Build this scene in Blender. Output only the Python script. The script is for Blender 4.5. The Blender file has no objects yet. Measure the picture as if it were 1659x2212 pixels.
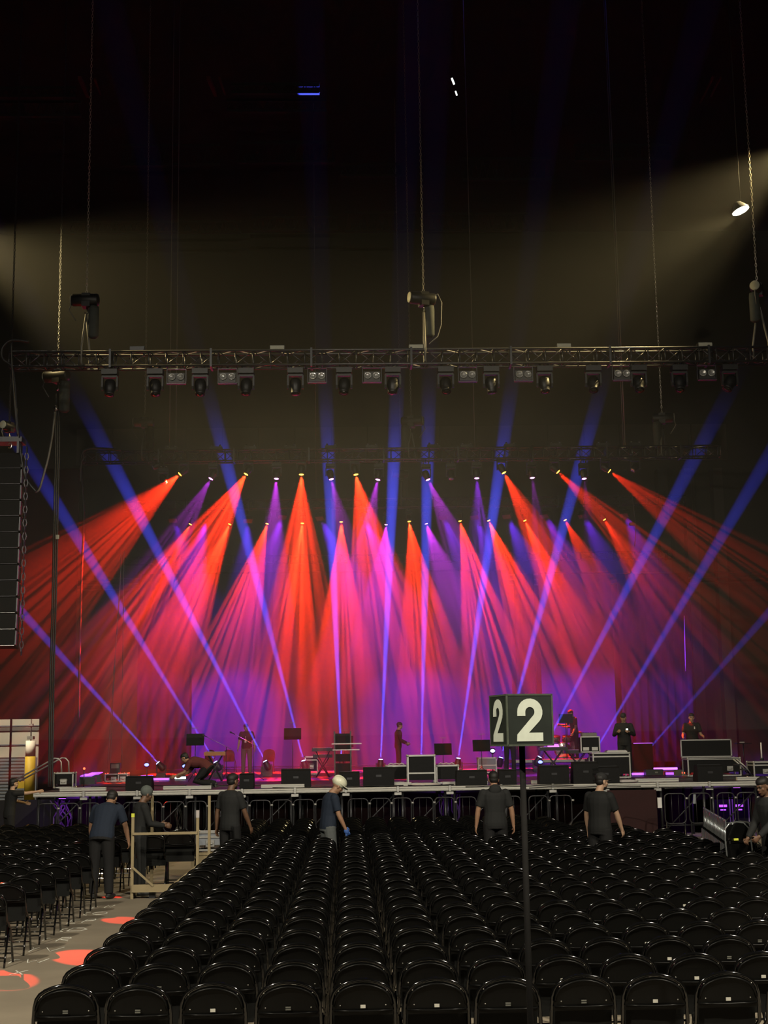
import bpy, bmesh, math, random
from mathutils import Vector, Matrix, Euler
random.seed(11)
S = bpy.context.scene
C = S.collection
# ------------------------------------------------------------------ camera
F = 3000.0; CX = 829.5; CY = 1106.0; CAMZ = 2.45
def cam_basis(yaw, pitch, roll):
    f = Vector((math.sin(yaw)*math.cos(pitch), math.cos(yaw)*math.cos(pitch), math.sin(pitch)))
    r = Vector((math.cos(yaw), -math.sin(yaw), 0)); u = r.cross(f)
    return r*math.cos(roll)-u*math.sin(roll), u*math.cos(roll)+r*math.sin(roll), f
R_, U_, F_ = cam_basis(math.radians(1.64), math.radians(9.38), .0150)
O_ = Vector((0, 0, CAMZ))
def ray(px, py): return F_*F + R_*(px-CX) + U_*(CY-py)
def at(px, py, Y):
    d = ray(px, py); return O_ + d*(Y/d.y)
def on(px, py, z):
    d = ray(px, py); p = O_ + d*((z-CAMZ)/d.z)
    if abs(z-1.37) < 1e-6 and p.y < 34.42: p = O_ + d*(34.42/d.y); p.z = z
    return p
cd = bpy.data.cameras.new('camera'); cam = bpy.data.objects.new('camera', cd); C.objects.link(cam)
cd.sensor_fit = 'HORIZONTAL'; cd.sensor_width = 36; cd.lens = F/1659*36; cd.clip_start = .1; cd.clip_end = 400
_m = Matrix((R_, U_, -F_)).transposed().to_4x4(); _m.translation = O_; cam.matrix_world = _m; S.camera = cam
S.view_settings.view_transform = 'Standard'; S.view_settings.look = 'None'
S.view_settings.exposure = 0.0; S.view_settings.gamma = 1.0; S.view_settings.use_curve_mapping = False
S.cycles.use_denoising = True
S.cycles.volume_bounces = 0; S.cycles.max_bounces = 2; S.cycles.diffuse_bounces = 0; S.cycles.glossy_bounces = 1; S.cycles.use_adaptive_sampling = True; S.cycles.adaptive_threshold = .02; S.cycles.adaptive_min_samples = 28; S.cycles.light_sampling_threshold = .01; S.cycles.use_light_tree = True; S.cycles.volume_step_rate = 4
S.cycles.transmission_bounces = 1; S.cycles.sample_clamp_indirect = 4; S.cycles.volume_max_steps = 96
S.cycles.caustics_reflective = False; S.cycles.caustics_refractive = False
wd = bpy.data.worlds.new('dark_hall'); S.world = wd; wd.use_nodes = True; wd.cycles.sampling_method = 'NONE'
wd.node_tree.nodes['Background'].inputs[0].default_value = (.30, .28, .22, 1)
wd.node_tree.nodes['Background'].inputs[1].default_value = .004
# light levels
E_RED_A, E_RED_B, E_MAG_A, E_MAG_B, E_VIO, E_BLUE = 52000, 76000, 7500, 17000, 12000, 1000000
E_HOUSE, E_GLOW = 1100, 2700
RED = (1, .028, .006); MAG = (.62, .03, .85); VIO = (.17, .02, 1); BLU = (.055, .075, 1); WARM = (1, .76, .33)
D_STAGE, D_HALL = .022, .0002
HAZE_NOISE = True
DECK = 1.37
YT1, YT2, YT3, YT4 = 33.0, 44.6, 54.0, 62.0
ZT = 11.72

# ------------------------------------------------------------------ materials
MATS = {}
def mat(name, col, rough=.6, metal=0.0, noise=0.0, nscale=8.0, emit=None, estr=0.0, spec=None, bump=0.0):
    if name in MATS: return MATS[name]
    m = bpy.data.materials.new(name); m.use_nodes = True; nt = m.node_tree
    b = nt.nodes['Principled BSDF']
    b.inputs['Base Color'].default_value = (*col, 1); b.inputs['Roughness'].default_value = rough
    b.inputs['Metallic'].default_value = metal
    if spec is not None: b.inputs['Specular IOR Level'].default_value = spec
    if noise > 0:
        tc = nt.nodes.new('ShaderNodeTexCoord'); n = nt.nodes.new('ShaderNodeTexNoise')
        n.inputs['Scale'].default_value = nscale; n.inputs['Detail'].default_value = 4
        nt.links.new(tc.outputs['Object'], n.inputs['Vector'])
        mx = nt.nodes.new('ShaderNodeMix'); mx.data_type = 'RGBA'
        mx.inputs[6].default_value = (*[max(0, c*(1-noise)) for c in col], 1)
        mx.inputs[7].default_value = (*[min(1, c*(1+noise)) for c in col], 1)
        nt.links.new(n.outputs[0], mx.inputs[0]); nt.links.new(mx.outputs[2], b.inputs['Base Color'])
        if bump > 0:
            bp = nt.nodes.new('ShaderNodeBump'); bp.inputs['Strength'].default_value = bump
            nt.links.new(n.outputs[0], bp.inputs['Height']); nt.links.new(bp.outputs[0], b.inputs['Normal'])
    if emit:
        b.inputs['Emission Color'].default_value = (*emit, 1); b.inputs['Emission Strength'].default_value = estr; m.cycles.emission_sampling = 'NONE'
    MATS[name] = m; return m
def M(k): return MATS[k]
mat('black_gloss', (.004, .004, .004), .10, 0, .2, 20, spec=.9)
mat('black_panel', (.004, .004, .0037), .35, 0, .2, 30, spec=.2)
mat('grey_pad', (.008, .0085, .008), .6, 0, .2, 30, spec=.2)
mat('sticker', (.55, .53, .45), .6, 0, .1, 60)
mat('worn_sticker', (.12, .12, .10), .6, 0, .3, 90)
mat('rivet', (.35, .34, .3), .3, .8, .1, 40)
mat('alu', (.46, .46, .44), .4, .55, .12, 14)
mat('alu_rail', (.56, .55, .50), .55, .15, .12, 9)
mat('dark_metal', (.045, .046, .05), .38, .6, .2, 12)
mat('truss_metal', (.085, .085, .088), .35, .7, .2, 12)
mat('chain_steel', (.62, .58, .48), .3, .7, .1, 30)
mat('wire_steel', (.30, .27, .22), .5, .4, .1, 30)
mat('black_plastic', (.007, .007, .008), .45, 0, .25, 12)
mat('black_laminate', (.009, .009, .009), .6, 0, .25, 9, spec=.15)
mat('speaker_black', (.010, .0095, .009), .8, 0, .3, 16, spec=.15)
mat('cable_black', (.02, .02, .022), .5, 0, .2, 12)
mat('cable_grey', (.16, .15, .13), .5, 0, .2, 12)
mat('beige_label', (.42, .41, .32), .6, 0, .12, 14)
mat('concrete', (.26, .22, .16), .75, 0, .30, 1.3, bump=.05)
mat('deck_black', (.035, .033, .034), .42, 0, .3, 1.1)
mat('wall_dark', (.12, .11, .080), .9, 0, .15, .3)
mat('wall_panel', (.18, .16, .12), .9, 0, .12, .6)
mat('ceiling_dark', (.02, .02, .018), .95, 0, .2, .4)
mat('drape', (.008, .007, .008), .9, 0, .3, 3)
mat('skirt_redlight_tint', (.028, .007, .007), .9, 0, .3, 3)  # dark red puts the red stage light into the skirt's colour
mat('cyc', (.06, .06, .065), .9, 0, .04, 1)
mat('lumber', (.34, .27, .15), .7, 0, .25, 5)
mat('yellow_tape', (.75, .8, .08), .5, 0, .05, 30)
mat('chalk', (.85, .83, .72), .9, 0, .1, 60)
mat('sign_black', (.016, .022, .017), .55, 0, .5, 9)
mat('sign_white', (.72, .78, .66), .6, 0, .13, 22)
mat('sign_edge', (.07, .085, .06), .6, 0, .4, 30)
mat('white_block', (.80, .74, .60), .8, 0, .05, 3)
mat('yellow_paint', (.75, .50, .04), .6, 0, .1, 8)
mat('grey_blue', (.25, .27, .30), .7, 0, .1, 6)
mat('chrome', (.75, .73, .70), .12, 1, .05, 8)
mat('drum_wrap', (.16, .10, .10), .3, .1, .4, 20)
mat('cymbal', (.62, .45, .2), .25, .9, .1, 12)
mat('orange_wood', (.42, .14, .03), .4, 0, .2, 6)
mat('paper', (.8, .78, .75), .7, 0, .03, 9)
mat('white_case', (.6, .58, .55), .5, 0, .05, 9)
mat('bag_cloth', (.05, .055, .05), .8, 0, .3, 9)
mat('cloth_light', (.55, .50, .48), .9, 0, .1, 9)
mat('joist', (.022, .024, .02), .8, .2, .2, 6)
mat('red_bracing', (.10, .025, .02), .8, 0, .2, 6)
mat('lens_off', (.5, .5, .48), .12, .6, .1, 40)
mat('lens_orange', (1, .6, .1), .4, emit=(1, .38, .03), estr=14)
mat('lens_magenta', (1, .5, 1), .4, emit=(1, .25, 1), estr=9)
mat('lens_violet', (.5, .3, 1), .4, emit=(.36, .12, 1), estr=3.0)
mat('lens_blue', (.4, .5, 1), .4, emit=(.25, .34, 1), estr=14)
mat('purple_glow', (.6, .3, 1), .4, emit=(.42, .08, 1), estr=1.6)  # light bars, also coil, plate and trim that are no lamps
mat('led_blue', (.3, .3, 1), .4, emit=(.12, .16, 1), estr=5)
mat('led_violet_bright', (.6, .3, 1), .4, emit=(.5, .12, 1), estr=3)
mat('lamp_white', (1, 1, 1), .4, emit=(1, .93, .75), estr=22)
mat('tube_white', (1, 1, 1), .4, emit=(.9, 1, .95), estr=2.2)
mat('red_led', (1, .1, .05), .4, emit=(1, .08, .03), estr=4)
mat('hardhat', (.80, .80, .60), .35, 0, .03, 9)
mat('eye_white', (.16, .15, .14), .4)
mat('lips', (.22, .07, .06), .5)
mat('lanyard', (.75, .70, .65), .6)
mat('glove_blue', (.05, .13, .42), .6, 0, .1, 30)

# ------------------------------------------------------------------ mesh builder
class MB:
    def __init__(s): s.v = []; s.f = []; s.sm = []
    def add(s, vs, fs, smooth=False, mx=None):
        n = len(s.v)
        s.v += [tuple(mx @ Vector(v)) for v in vs] if mx is not None else [tuple(v) for v in vs]
        s.f += [tuple(i+n for i in f) for f in fs]; s.sm += [smooth]*len(fs); return s
    def box(s, c, d, rot=None):
        x, y, z = [t/2 for t in d]
        vs = [(i*x, j*y, k*z) for i in (-1, 1) for j in (-1, 1) for k in (-1, 1)]
        fs = [(0, 1, 3, 2), (4, 6, 7, 5), (0, 4, 5, 1), (2, 3, 7, 6), (0, 2, 6, 4), (1, 5, 7, 3)]
        mx = Matrix.Translation(c) @ (Euler(rot).to_matrix().to_4x4() if rot else Matrix())
        return s.add(vs, fs, False, mx)
    def tube(s, pts, r, n=6, closed=False, caps=True, flat=1.0, upv=None):
        pts = [Vector(p) for p in pts]; k = len(pts); vs = []; fs = []
        rs = r if isinstance(r, (list, tuple)) else [r]*k
        prev = None
        for i, p in enumerate(pts):
            if closed: t = pts[(i+1) % k]-pts[i-1]
            else: t = pts[min(i+1, k-1)]-pts[max(i-1, 0)]
            t.normalize() if t.length > 1e-9 else None
            if prev is None:
                a = Vector(upv) if upv else (Vector((0, 0, 1)) if abs(t.z) < .9 else Vector((1, 0, 0)))
                a = (a - t*a.dot(t)).normalized()
            else:
                a = prev - t*prev.dot(t)
                a = a.normalized() if a.length > 1e-6 else prev
            prev = a; b = t.cross(a)
            for j in range(n):
                q = 2*math.pi*(j+.5)/n
                vs.append(p + a*(math.cos(q)*rs[i]*flat) + b*(math.sin(q)*rs[i]))
        m = k if closed else k-1
        for i in range(m):
            for j in range(n):
                a0 = i*n+j; a1 = i*n+(j+1) % n; b0 = ((i+1) % k)*n+j; b1 = ((i+1) % k)*n+(j+1) % n
                fs.append((a0, a1, b1, b0))
        if caps and not closed:
            fs.append(tuple(range(n-1, -1, -1))); fs.append(tuple((k-1)*n+j for j in range(n)))
        return s.add(vs, fs, n > 4)
    def cyl(s, a, b, r, n=12): return s.tube([a, b], r, n)
    def lathe(s, prof, o=(0, 0, 0), axis=(0, 0, 1), n=16):
        ax = Vector(axis).normalized(); q = ax.to_track_quat('Z', 'Y').to_matrix().to_4x4()
        mx = Matrix.Translation(o) @ q; vs = []; fs = []
        for (r, z) in prof:
            for j in range(n):
                t = 2*math.pi*j/n; vs.append((r*math.cos(t), r*math.sin(t), z))
        k = len(prof)
        for i in range(k-1):
            for j in range(n):
                fs.append((i*n+j, i*n+(j+1) % n, (i+1)*n+(j+1) % n, (i+1)*n+j))
        fs.append(tuple(range(n-1, -1, -1))); fs.append(tuple((k-1)*n+j for j in range(n)))
        return s.add(vs, fs, True, mx)
    def ell(s, c, r, rot=None, nu=12, nv=8):
        vs = [(0, 0, 1)]; fs = []
        for i in range(1, nv):
            p = math.pi*i/nv
            for j in range(nu):
                t = 2*math.pi*j/nu; vs.append((math.sin(p)*math.cos(t), math.sin(p)*math.sin(t), math.cos(p)))
        vs.append((0, 0, -1)); L = len(vs)-1
        for j in range(nu): fs.append((0, 1+j, 1+(j+1) % nu))
        for i in range(nv-2):
            for j in range(nu):
                a = 1+i*nu+j; b = 1+i*nu+(j+1) % nu; fs.append((a, a+nu, b+nu, b))
        for j in range(nu): fs.append((L, 1+(nv-2)*nu+(j+1) % nu, 1+(nv-2)*nu+j))
        R = rot if isinstance(rot, Matrix) else (Euler(rot).to_matrix() if rot else Matrix.Identity(3))
        mx = Matrix.Translation(c) @ R.to_4x4() @ Matrix.Diagonal((r[0], r[1], r[2], 1))
        return s.add(vs, fs, True, mx)
    def prism(s, poly, d, mx=None):      # polygon in XZ extruded along Y by d
        n = len(poly); vs = [(x, 0, z) for x, z in poly]+[(x, d, z) for x, z in poly]
        fs = [tuple(range(n)), tuple(range(2*n-1, n-1, -1))]
        for i in range(n): fs.append((i, i+n, (i+1) % n+n, (i+1) % n))
        return s.add(vs, fs, False, mx)
    def mesh(s, name, m):
        me = bpy.data.meshes.new(name); me.from_pydata(s.v, [], s.f)
        me.polygons.foreach_set('use_smooth', s.sm)
        me.materials.append(m if not isinstance(m, str) else MATS[m]); me.update()
        bm = bmesh.new(); bm.from_mesh(me); bmesh.ops.recalc_face_normals(bm, faces=bm.faces); bm.to_mesh(me); bm.free()
        return me
    def obj(s, name, m, parent=None, loc=None, rot=None):
        o = bpy.data.objects.new(name, s.mesh(name, m)); C.objects.link(o)
        if parent: o.parent = parent
        if loc is not None: o.location = loc
        if rot is not None: o.rotation_euler = rot
        return o
def tag(o, label, cat, group=None, kind=None):
    if label: o['label'] = label
    if cat: o['category'] = cat
    if group: o['group'] = group
    if kind: o['kind'] = kind
    return o
def thing(name, label, cat, loc=(0, 0, 0), rz=0, group=None):
    o = bpy.data.objects.new(name, None); C.objects.link(o); o.empty_display_size = .1
    o.location = loc; o.rotation_euler = (0, 0, rz); return tag(o, label, cat, group)
def copy_tree(src, loc, rz=None, label=None, group=None, parent=None):
    r = src.copy(); C.objects.link(r)
    if parent is not None: r.parent = parent
    else:
        r.location = loc
        if rz is not None: r.rotation_euler = (0, 0, rz)
        if label: r['label'] = label
        if group: r['group'] = group
    for ch in list(src.children): copy_tree(ch, None, parent=r)
    return r
def struct(o): o['kind'] = 'structure'; return o
ORD = 'first second third fourth fifth sixth seventh eighth ninth tenth eleventh twelfth thirteenth fourteenth fifteenth sixteenth seventeenth eighteenth nineteenth twentieth twenty-first twenty-second twenty-third twenty-fourth twenty-fifth twenty-sixth twenty-seventh twenty-eighth twenty-ninth thirtieth thirty-first thirty-second thirty-third thirty-fourth thirty-fifth thirty-sixth thirty-seventh thirty-eighth'.split()

# ------------------------------------------------------------------ setting
def vol(n, d, noise=False):
    m = bpy.data.materials.new(n); m.use_nodes = True; nt = m.node_tree; nt.nodes.clear()
    o = nt.nodes.new('ShaderNodeOutputMaterial'); v = nt.nodes.new('ShaderNodeVolumeScatter'); v.inputs['Density'].default_value = d
    nt.links.new(v.outputs[0], o.inputs['Volume']); m.cycles.volume_sampling = 'EQUIANGULAR'
    if noise:
        t = nt.nodes.new('ShaderNodeTexCoord'); x = nt.nodes.new('ShaderNodeTexNoise')
        x.inputs['Scale'].default_value = .42; x.inputs['Detail'].default_value = 3; x.inputs['Roughness'].default_value = .6
        nt.links.new(t.outputs['Object'], x.inputs['Vector'])
        r = nt.nodes.new('ShaderNodeMapRange'); r.inputs[1].default_value = .38; r.inputs[2].default_value = .64
        r.inputs[3].default_value = d*.6; r.inputs[4].default_value = d*1.35
        nt.links.new(x.outputs[0], r.inputs[0])
        sp = nt.nodes.new('ShaderNodeSeparateXYZ'); nt.links.new(t.outputs['Object'], sp.inputs[0])
        g = nt.nodes.new('ShaderNodeMapRange'); g.inputs[1].default_value = 3.6; g.inputs[2].default_value = 8.0; g.inputs[3].default_value = .30; g.inputs[4].default_value = 1.0
        nt.links.new(sp.outputs[2], g.inputs[0])
        mu = nt.nodes.new('ShaderNodeMath'); mu.operation = 'MULTIPLY'; nt.links.new(r.outputs[0], mu.inputs[0]); nt.links.new(g.outputs[0], mu.inputs[1])
        gt = nt.nodes.new('ShaderNodeMapRange'); gt.inputs[1].default_value = 11.2; gt.inputs[2].default_value = 13.0; gt.inputs[3].default_value = 1.0; gt.inputs[4].default_value = .01
        gt.interpolation_type = 'SMOOTHSTEP'; nt.links.new(sp.outputs[2], gt.inputs[0])
        m3 = nt.nodes.new('ShaderNodeMath'); m3.operation = 'MULTIPLY'; nt.links.new(mu.outputs[0], m3.inputs[0]); nt.links.new(gt.outputs[0], m3.inputs[1]); mu = m3
        ab = nt.nodes.new('ShaderNodeMath'); ab.operation = 'ABSOLUTE'; nt.links.new(sp.outputs[0], ab.inputs[0])
        gx = nt.nodes.new('ShaderNodeMapRange'); gx.inputs[1].default_value = 4.5; gx.inputs[2].default_value = 12.5; gx.inputs[3].default_value = 1.0; gx.inputs[4].default_value = .22
        nt.links.new(ab.outputs[0], gx.inputs[0])
        m2 = nt.nodes.new('ShaderNodeMath'); m2.operation = 'MULTIPLY'; nt.links.new(mu.outputs[0], m2.inputs[0]); nt.links.new(gx.outputs[0], m2.inputs[1])
        nt.links.new(m2.outputs[0], v.inputs['Density'])
    return m
def bigbox(name, x0, x1, y0, y1, z0, z1, m, kind='structure'):
    b = MB().box(((x0+x1)/2, (y0+y1)/2, (z0+z1)/2), (x1-x0, y1-y0, z1-z0))
    o = b.obj(name, m); o['kind'] = kind; return o
bigbox('floor', -32, 32, -6, 72, -.3, 0, 'concrete')
bigbox('wall_back', -32, 32, 70, 70.5, 0, 29, 'wall_dark')
bigbox('wall_left', -32.5, -32, -6, 72, 0, 29, 'wall_dark')
bigbox('wall_right', 32, 32.5, -6, 72, 0, 29, 'wall_dark')
bigbox('ceiling', -32, 32, -6, 72, 29, 29.4, 'ceiling_dark')
MATS['haze_hall'] = vol('haze_hall', D_HALL); MATS['haze_front'] = vol('haze_front', .004); MATS['haze_stage'] = vol('haze_stage', D_STAGE, HAZE_NOISE)
h = bigbox('haze', -31.5, 31.5, 29.5, 36.9, 2.6, 28.5, 'haze_front', 'stuff'); h['label'] = 'thin haze hanging in front of the stage around the front truss and flood lamps'; h['category'] = 'haze'
h = bigbox('haze', -31.5, 31.5, 37.1, 69.6, 17.05, 28.5, 'haze_hall', 'stuff'); h['label'] = 'very thin haze high over the stage where the blue beams fade'; h['category'] = 'haze'
h = bigbox('haze', -14.3, 19, 37, 62.6, DECK+.02, 17.0, 'haze_stage', 'stuff'); h['label'] = 'dense drifting haze over the stage that shows the coloured beams'; h['category'] = 'haze'
# band of acoustic panels high on the back wall
z0 = at(829, 1000, 69.9).z; z1 = at(829, 922, 69.9).z
n = 18; xa = at(165, 950, 69.9).x; xb = at(1570, 950, 69.9).x
for i in range(n):
    w = (xb-xa)/n
    o = MB().box((xa+w*(i+.5), 69.93, (z0+z1)/2), (w-.05, .14, z1-z0)).obj('trim_%d' % (i+1), 'wall_panel'); struct(o)
# three rails along the back wall
for i, py in enumerate((1245, 1256, 1267)):
    p = at(829, py, 68.0)
    o = MB().cyl((-20, 68.0, p.z), (24, 68.0, p.z), .045, 6).obj('trim_%d' % (19+i), 'wire_steel'); struct(o)
# vertical posts on the back wall
for i, px in enumerate((110, 1440, 1498, 1560)):
    p = at(px, 1200, 69.2)
    o = MB().box((p.x, 69.6, 8), (.5, .7, 16)).obj('trim_%d' % (22+i), 'wall_panel'); struct(o)
# ------------------------------------------------------------------ ceiling joists and far lamps
def joist(px0, px1, py, Y, dz=.9, label=''):
    a = at(px0, py, Y); b = at(px1, py, Y); z = a.z
    t = thing('roof_joist', label, 'roof joist', ((a.x+b.x)/2, Y, z), 0, 'dark open web joists under the roof')
    L = (b.x-a.x)/2
    MB().box((0, 0, dz/2), (2*L, .14, .1)).obj('top_chord', 'joist', t)
    MB().box((0, 0, -dz/2), (2*L, .14, .1)).obj('bottom_chord', 'joist', t)
    w = MB(); n = max(4, int(2*L/.32))
    for i in range(n):
        x = -L+2*L*i/n; w.tube([(x, 0, -dz/2), (x+L/n, 0, dz/2), (x+2*L/n, 0, -dz/2)], .025, 4)
    w.obj('web', 'joist', t)
for k, (a, b, py, Y, dz, lb) in enumerate([
    (-60, 175, 236, 47, .5, 'dark roof joist high at the left edge, lower of two'),
    (-60, 165, 200, 45.5, .3, 'dark roof joist high at the left edge, upper of two'),
    (490, 705, 229, 47, .4, 'short dark roof joist, nearer one of a pair left of centre'),
    (500, 690, 192, 45.5, .3, 'short dark roof joist, uppermost left of centre'),
    (262, 475, 336, 52, .8, 'dark latticed roof joist above the left end of the truss'),
    (512, 722, 330, 52.2, .8, 'dark latticed roof joist left of the centre chain'),
    (735, 870, 368, 54, .5, 'faint roof joist just left of the centre chain'),
    (1000, 1190, 366, 54, .9, 'faint latticed roof joist right of the centre chain'),
    (1240, 1450, 330, 52, .6, 'faint roof joist at the upper right'),
    (150, 520, 492, 61, .5, 'long faint roof joist low above the left chain hoist'),
    (545, 730, 484, 61, .6, 'faint roof joist low in the middle, left of its row'),
    (745, 905, 480, 61, .9, 'latticed roof joist low in the middle, left of the chain'),
    (925, 1140, 481, 61, .8, 'latticed roof joist low in the middle, right of the chain')]):
    joist(a, b, py, Y, dz, lb)
for k, (x0, y0, x1, y1, lb) in enumerate([(172, 168, 190, 208, 'leftmost reddish diagonal roof brace'), (205, 172, 218, 205, 'thin reddish roof brace beside the left chain'),
    (450, 168, 466, 205, 'broad reddish roof brace left of centre'), (474, 168, 486, 203, 'thin reddish roof brace left of centre'),
    (1541, 165, 1512, 222, 'long reddish diagonal roof brace near the right corner'), (1556, 168, 1535, 208, 'short reddish diagonal roof brace near the right corner')]):
    tag(MB().tube([at(x0, y0, 46), at(x1, y1, 50)], .09 if k in (0, 2) else .05, 4).obj('roof_brace', 'red_bracing'), lb, 'roof brace', 'reddish braces under the roof')
for (x0, y0, x1, y1, w, lb) in [(976, 169, 981, 182, .035, 'thin glowing white lamp strip on the ceiling, longer and higher one'), (984, 197, 987, 206, .028, 'thin glowing white lamp strip on the ceiling, shorter lower one')]:
    t = thing('ceiling_lamp', lb, 'lamp', at(x0, y0, 46), 0, 'white lamp strips on the ceiling')
    d = at(x1, y1, 46)-at(x0, y0, 46)
    MB().tube([(0, 0, 0), d], w, 6).obj('tube', 'tube_white', t)
    MB().tube([(0, .12, .08), d+Vector((0, .12, .08))], w*1.2, 4).obj('housing', 'dark_metal', t)

# ------------------------------------------------------------------ lamps
def spot(p, tgt, ang, col, W, parent=None, blend=.3, size=.05, gobo=None, name='lamp'):
    l = bpy.data.lights.new(name, 'SPOT'); l.energy = W; l.color = col; l.spot_size = 2*math.radians(ang); l.spot_blend = blend
    l.shadow_soft_size = size
    o = bpy.data.objects.new(name, l); C.objects.link(o); p = Vector(p)
    q = (Vector(tgt)-p).to_track_quat('-Z', 'Y').to_euler()
    if parent: o.parent = parent; o.location = p-parent.location
    else: o.location = p
    o.rotation_euler = q
    if gobo:
        zz = -(Vector(tgt)-p).normalized(); vd = (p*.5+Vector(tgt)*.5-Vector((0, 2, 2.4))).normalized()  # gobo bars turned along the camera's view so their streaks show
        yy = (vd-zz*zz.dot(vd)).normalized(); xx = yy.cross(zz)
        o.rotation_euler = Matrix((xx, yy, zz)).transposed().to_euler()
        l.use_nodes = True; nt = l.node_tree; em = nt.nodes['Emission']
        t = nt.nodes.new('ShaderNodeTexCoord'); s = nt.nodes.new('ShaderNodeSeparateXYZ'); nt.links.new(t.outputs['Normal'], s.inputs[0])
        cb = nt.nodes.new('ShaderNodeCombineXYZ')
        for i, sc in ((0, gobo[0]), (1, gobo[1])):
            dv = nt.nodes.new('ShaderNodeMath'); dv.operation = 'DIVIDE'; nt.links.new(s.outputs[i], dv.inputs[0]); nt.links.new(s.outputs[2], dv.inputs[1])
            ml = nt.nodes.new('ShaderNodeMath'); ml.operation = 'MULTIPLY'; nt.links.new(dv.outputs[0], ml.inputs[0]); ml.inputs[1].default_value = sc
            nt.links.new(ml.outputs[0], cb.inputs[i])
        cb.inputs[2].default_value = gobo[2]
        v = nt.nodes.new('ShaderNodeTexNoise'); v.inputs['Scale'].default_value = 1; v.inputs['Detail'].default_value = 2.5; v.inputs['Roughness'].default_value = .75
        nt.links.new(cb.outputs[0], v.inputs['Vector'])
        r = nt.nodes.new('ShaderNodeMapRange'); r.interpolation_type = 'SMOOTHSTEP'
        r.inputs[1].default_value = .44; r.inputs[2].default_value = .51; r.inputs[3].default_value = .03; r.inputs[4].default_value = 1.6
        nt.links.new(v.outputs[0], r.inputs[0]); nt.links.new(r.outputs[0], em.inputs['Strength'])
    return o
# house lamps behind and above the camera (fixtures of the hall outside the picture; the last one is added)
def house(x, y, z, W, tgt, lb, ang=60, size=.35):
    t = thing('house_lamp', lb, 'lamp', (x, y, z), 0, 'house lamps above the seats')
    MB().lathe([(.12, .35), (.18, .3), (.42, .02), (.45, 0), (.44, .0), (.40, .02), (.16, .27)], n=16).obj('reflector', 'dark_metal', t)
    MB().cyl((0, 0, .3), (0, 0, 28.95-z), .015, 6).obj('stem', 'cable_black', t)
    spot((x, y, z-.05), tgt, ang, (1, .9, .72), W, t, .6, size)
house(-11, -4, 18, E_HOUSE*18, (-1, 20, 0), 'round house lamp hanging over the left seats', 33, .22)
for yy_, lb in ((3.0, 'farthest'), (.5, 'middle'), (-2.0, 'nearest')):
    house(12.0, yy_, 18, E_HOUSE*6, (3, 20, 0), 'round house lamp over the right seats, %s of three' % lb, 33, .13)
house(1.0, -5, 8, E_HOUSE*8, (0, 30, 12.5), 'added lamp behind the camera aimed up at the trusses', 22, .2)  # added lamp, aimed up to brighten the trusses
# glowing flood lamps in the haze
def flood(px, py, Y, tx, ty, tY, W, ang, lb, blend=1.0, disc=True):
    p = at(px, py, Y); t = thing('flood_lamp', lb, 'lamp', p, 0, 'warm flood lamps high in the hall')
    d = (at(tx, ty, tY)-p).normalized(); q = Vector((.36, -.12, -1)).to_track_quat('Z', 'Y').to_euler()
    MB().lathe([(.07, -.24), (.1, -.22), (.23, -.03), (.24, 0), (.225, -.02)], n=20).obj('housing', 'dark_metal', t, rot=q)
    MB().lathe([(.0, -.0), (.22, .004), (.22, .01), (.0, .012)], n=20).obj('lens', 'lamp_white', t, rot=q)
    MB().cyl((0, 0, .15), (0, 0, 28.95-p.z), .012, 6).obj('stem', 'cable_black', t)
    spot(p+d*.06, at(tx, ty, tY), ang, WARM, W, t, blend, .15)
flood(1600, 455, 33.6, 1440, 545, 33.0, E_GLOW*2.0, 22, 'bright oval flood lamp glowing at the upper right beside a chain')
flood(1740, 300, 33.6, 1330, 600, 33.2, E_GLOW*7, 24, 'warm flood lamp just beyond the upper right edge')
flood(-110, 500, 35.6, 120, 600, 35.6, E_GLOW*4, 34, 'warm flood lamp just beyond the left edge')

# ------------------------------------------------------------------ trusses
def truss(name, Y, z, x0, x1, label, h=.36, bay=.42):
    t = thing(name, label, 'truss', ((x0+x1)/2, Y, z)); L = (x1-x0)/2; g = h/2
    for (sy, sz) in ((-1, 1), (-1, -1), (1, 1), (1, -1)):
        MB().cyl((-L, sy*g, sz*g), (L, sy*g, sz*g), .028, 8).obj('chord', 'truss_metal', t)
    n = int(round(2*L/bay)); w = MB(); up = MB()
    for i in range(n+1):
        x = -L+2*L*i/n
        for sy in (-1, 1): up.cyl((x, sy*g, -g), (x, sy*g, g), .017, 5)
        for sz in (-1, 1): up.cyl((x, -g, sz*g), (x, g, sz*g), .013, 4)
        if i < n:
            xb = -L+2*L*(i+1)/n; k = 1 if i % 2 else -1
            w.cyl((x, -g, -k*g), (xb, -g, k*g), .013, 5); w.cyl((x, g, k*g), (xb, g, -k*g), .013, 5)
            w.cyl((x, -k*g, g), (xb, k*g, g), .012, 4); w.cyl((x, -k*g, -g), (xb, k*g, -g), .012, 4)
    w.v += []; w.add(up.v, up.f, True); w.obj('lattice', 'truss_metal', t)
    for i in range(1, int(2*L/2.44)+1):
        x = -L+2.44*i
        if x < L-.3: MB().box((x, 0, 0), (.05, h+.1, h+.1)).obj('bolt_plate', 'dark_metal', t)
    return t
def zt(py, px, Y): return at(px, py, Y).z
XT1a = at(24, 750, YT1).x
truss('lighting_truss', YT1, ZT, XT1a, at(1760, 740, YT1).x, 'long dark box truss over the stage front carrying unlit moving heads')
truss('lighting_truss', YT2, ZT, at(182, 980, YT2).x, at(1553, 965, YT2).x, 'second box truss with the row of red and magenta lit heads')
truss('lighting_truss', YT3, ZT, at(268, 1090, YT3).x, at(1479, 1076, YT3).x, 'third box truss deeper over the stage with violet wash lights', .34, .5)
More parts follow.
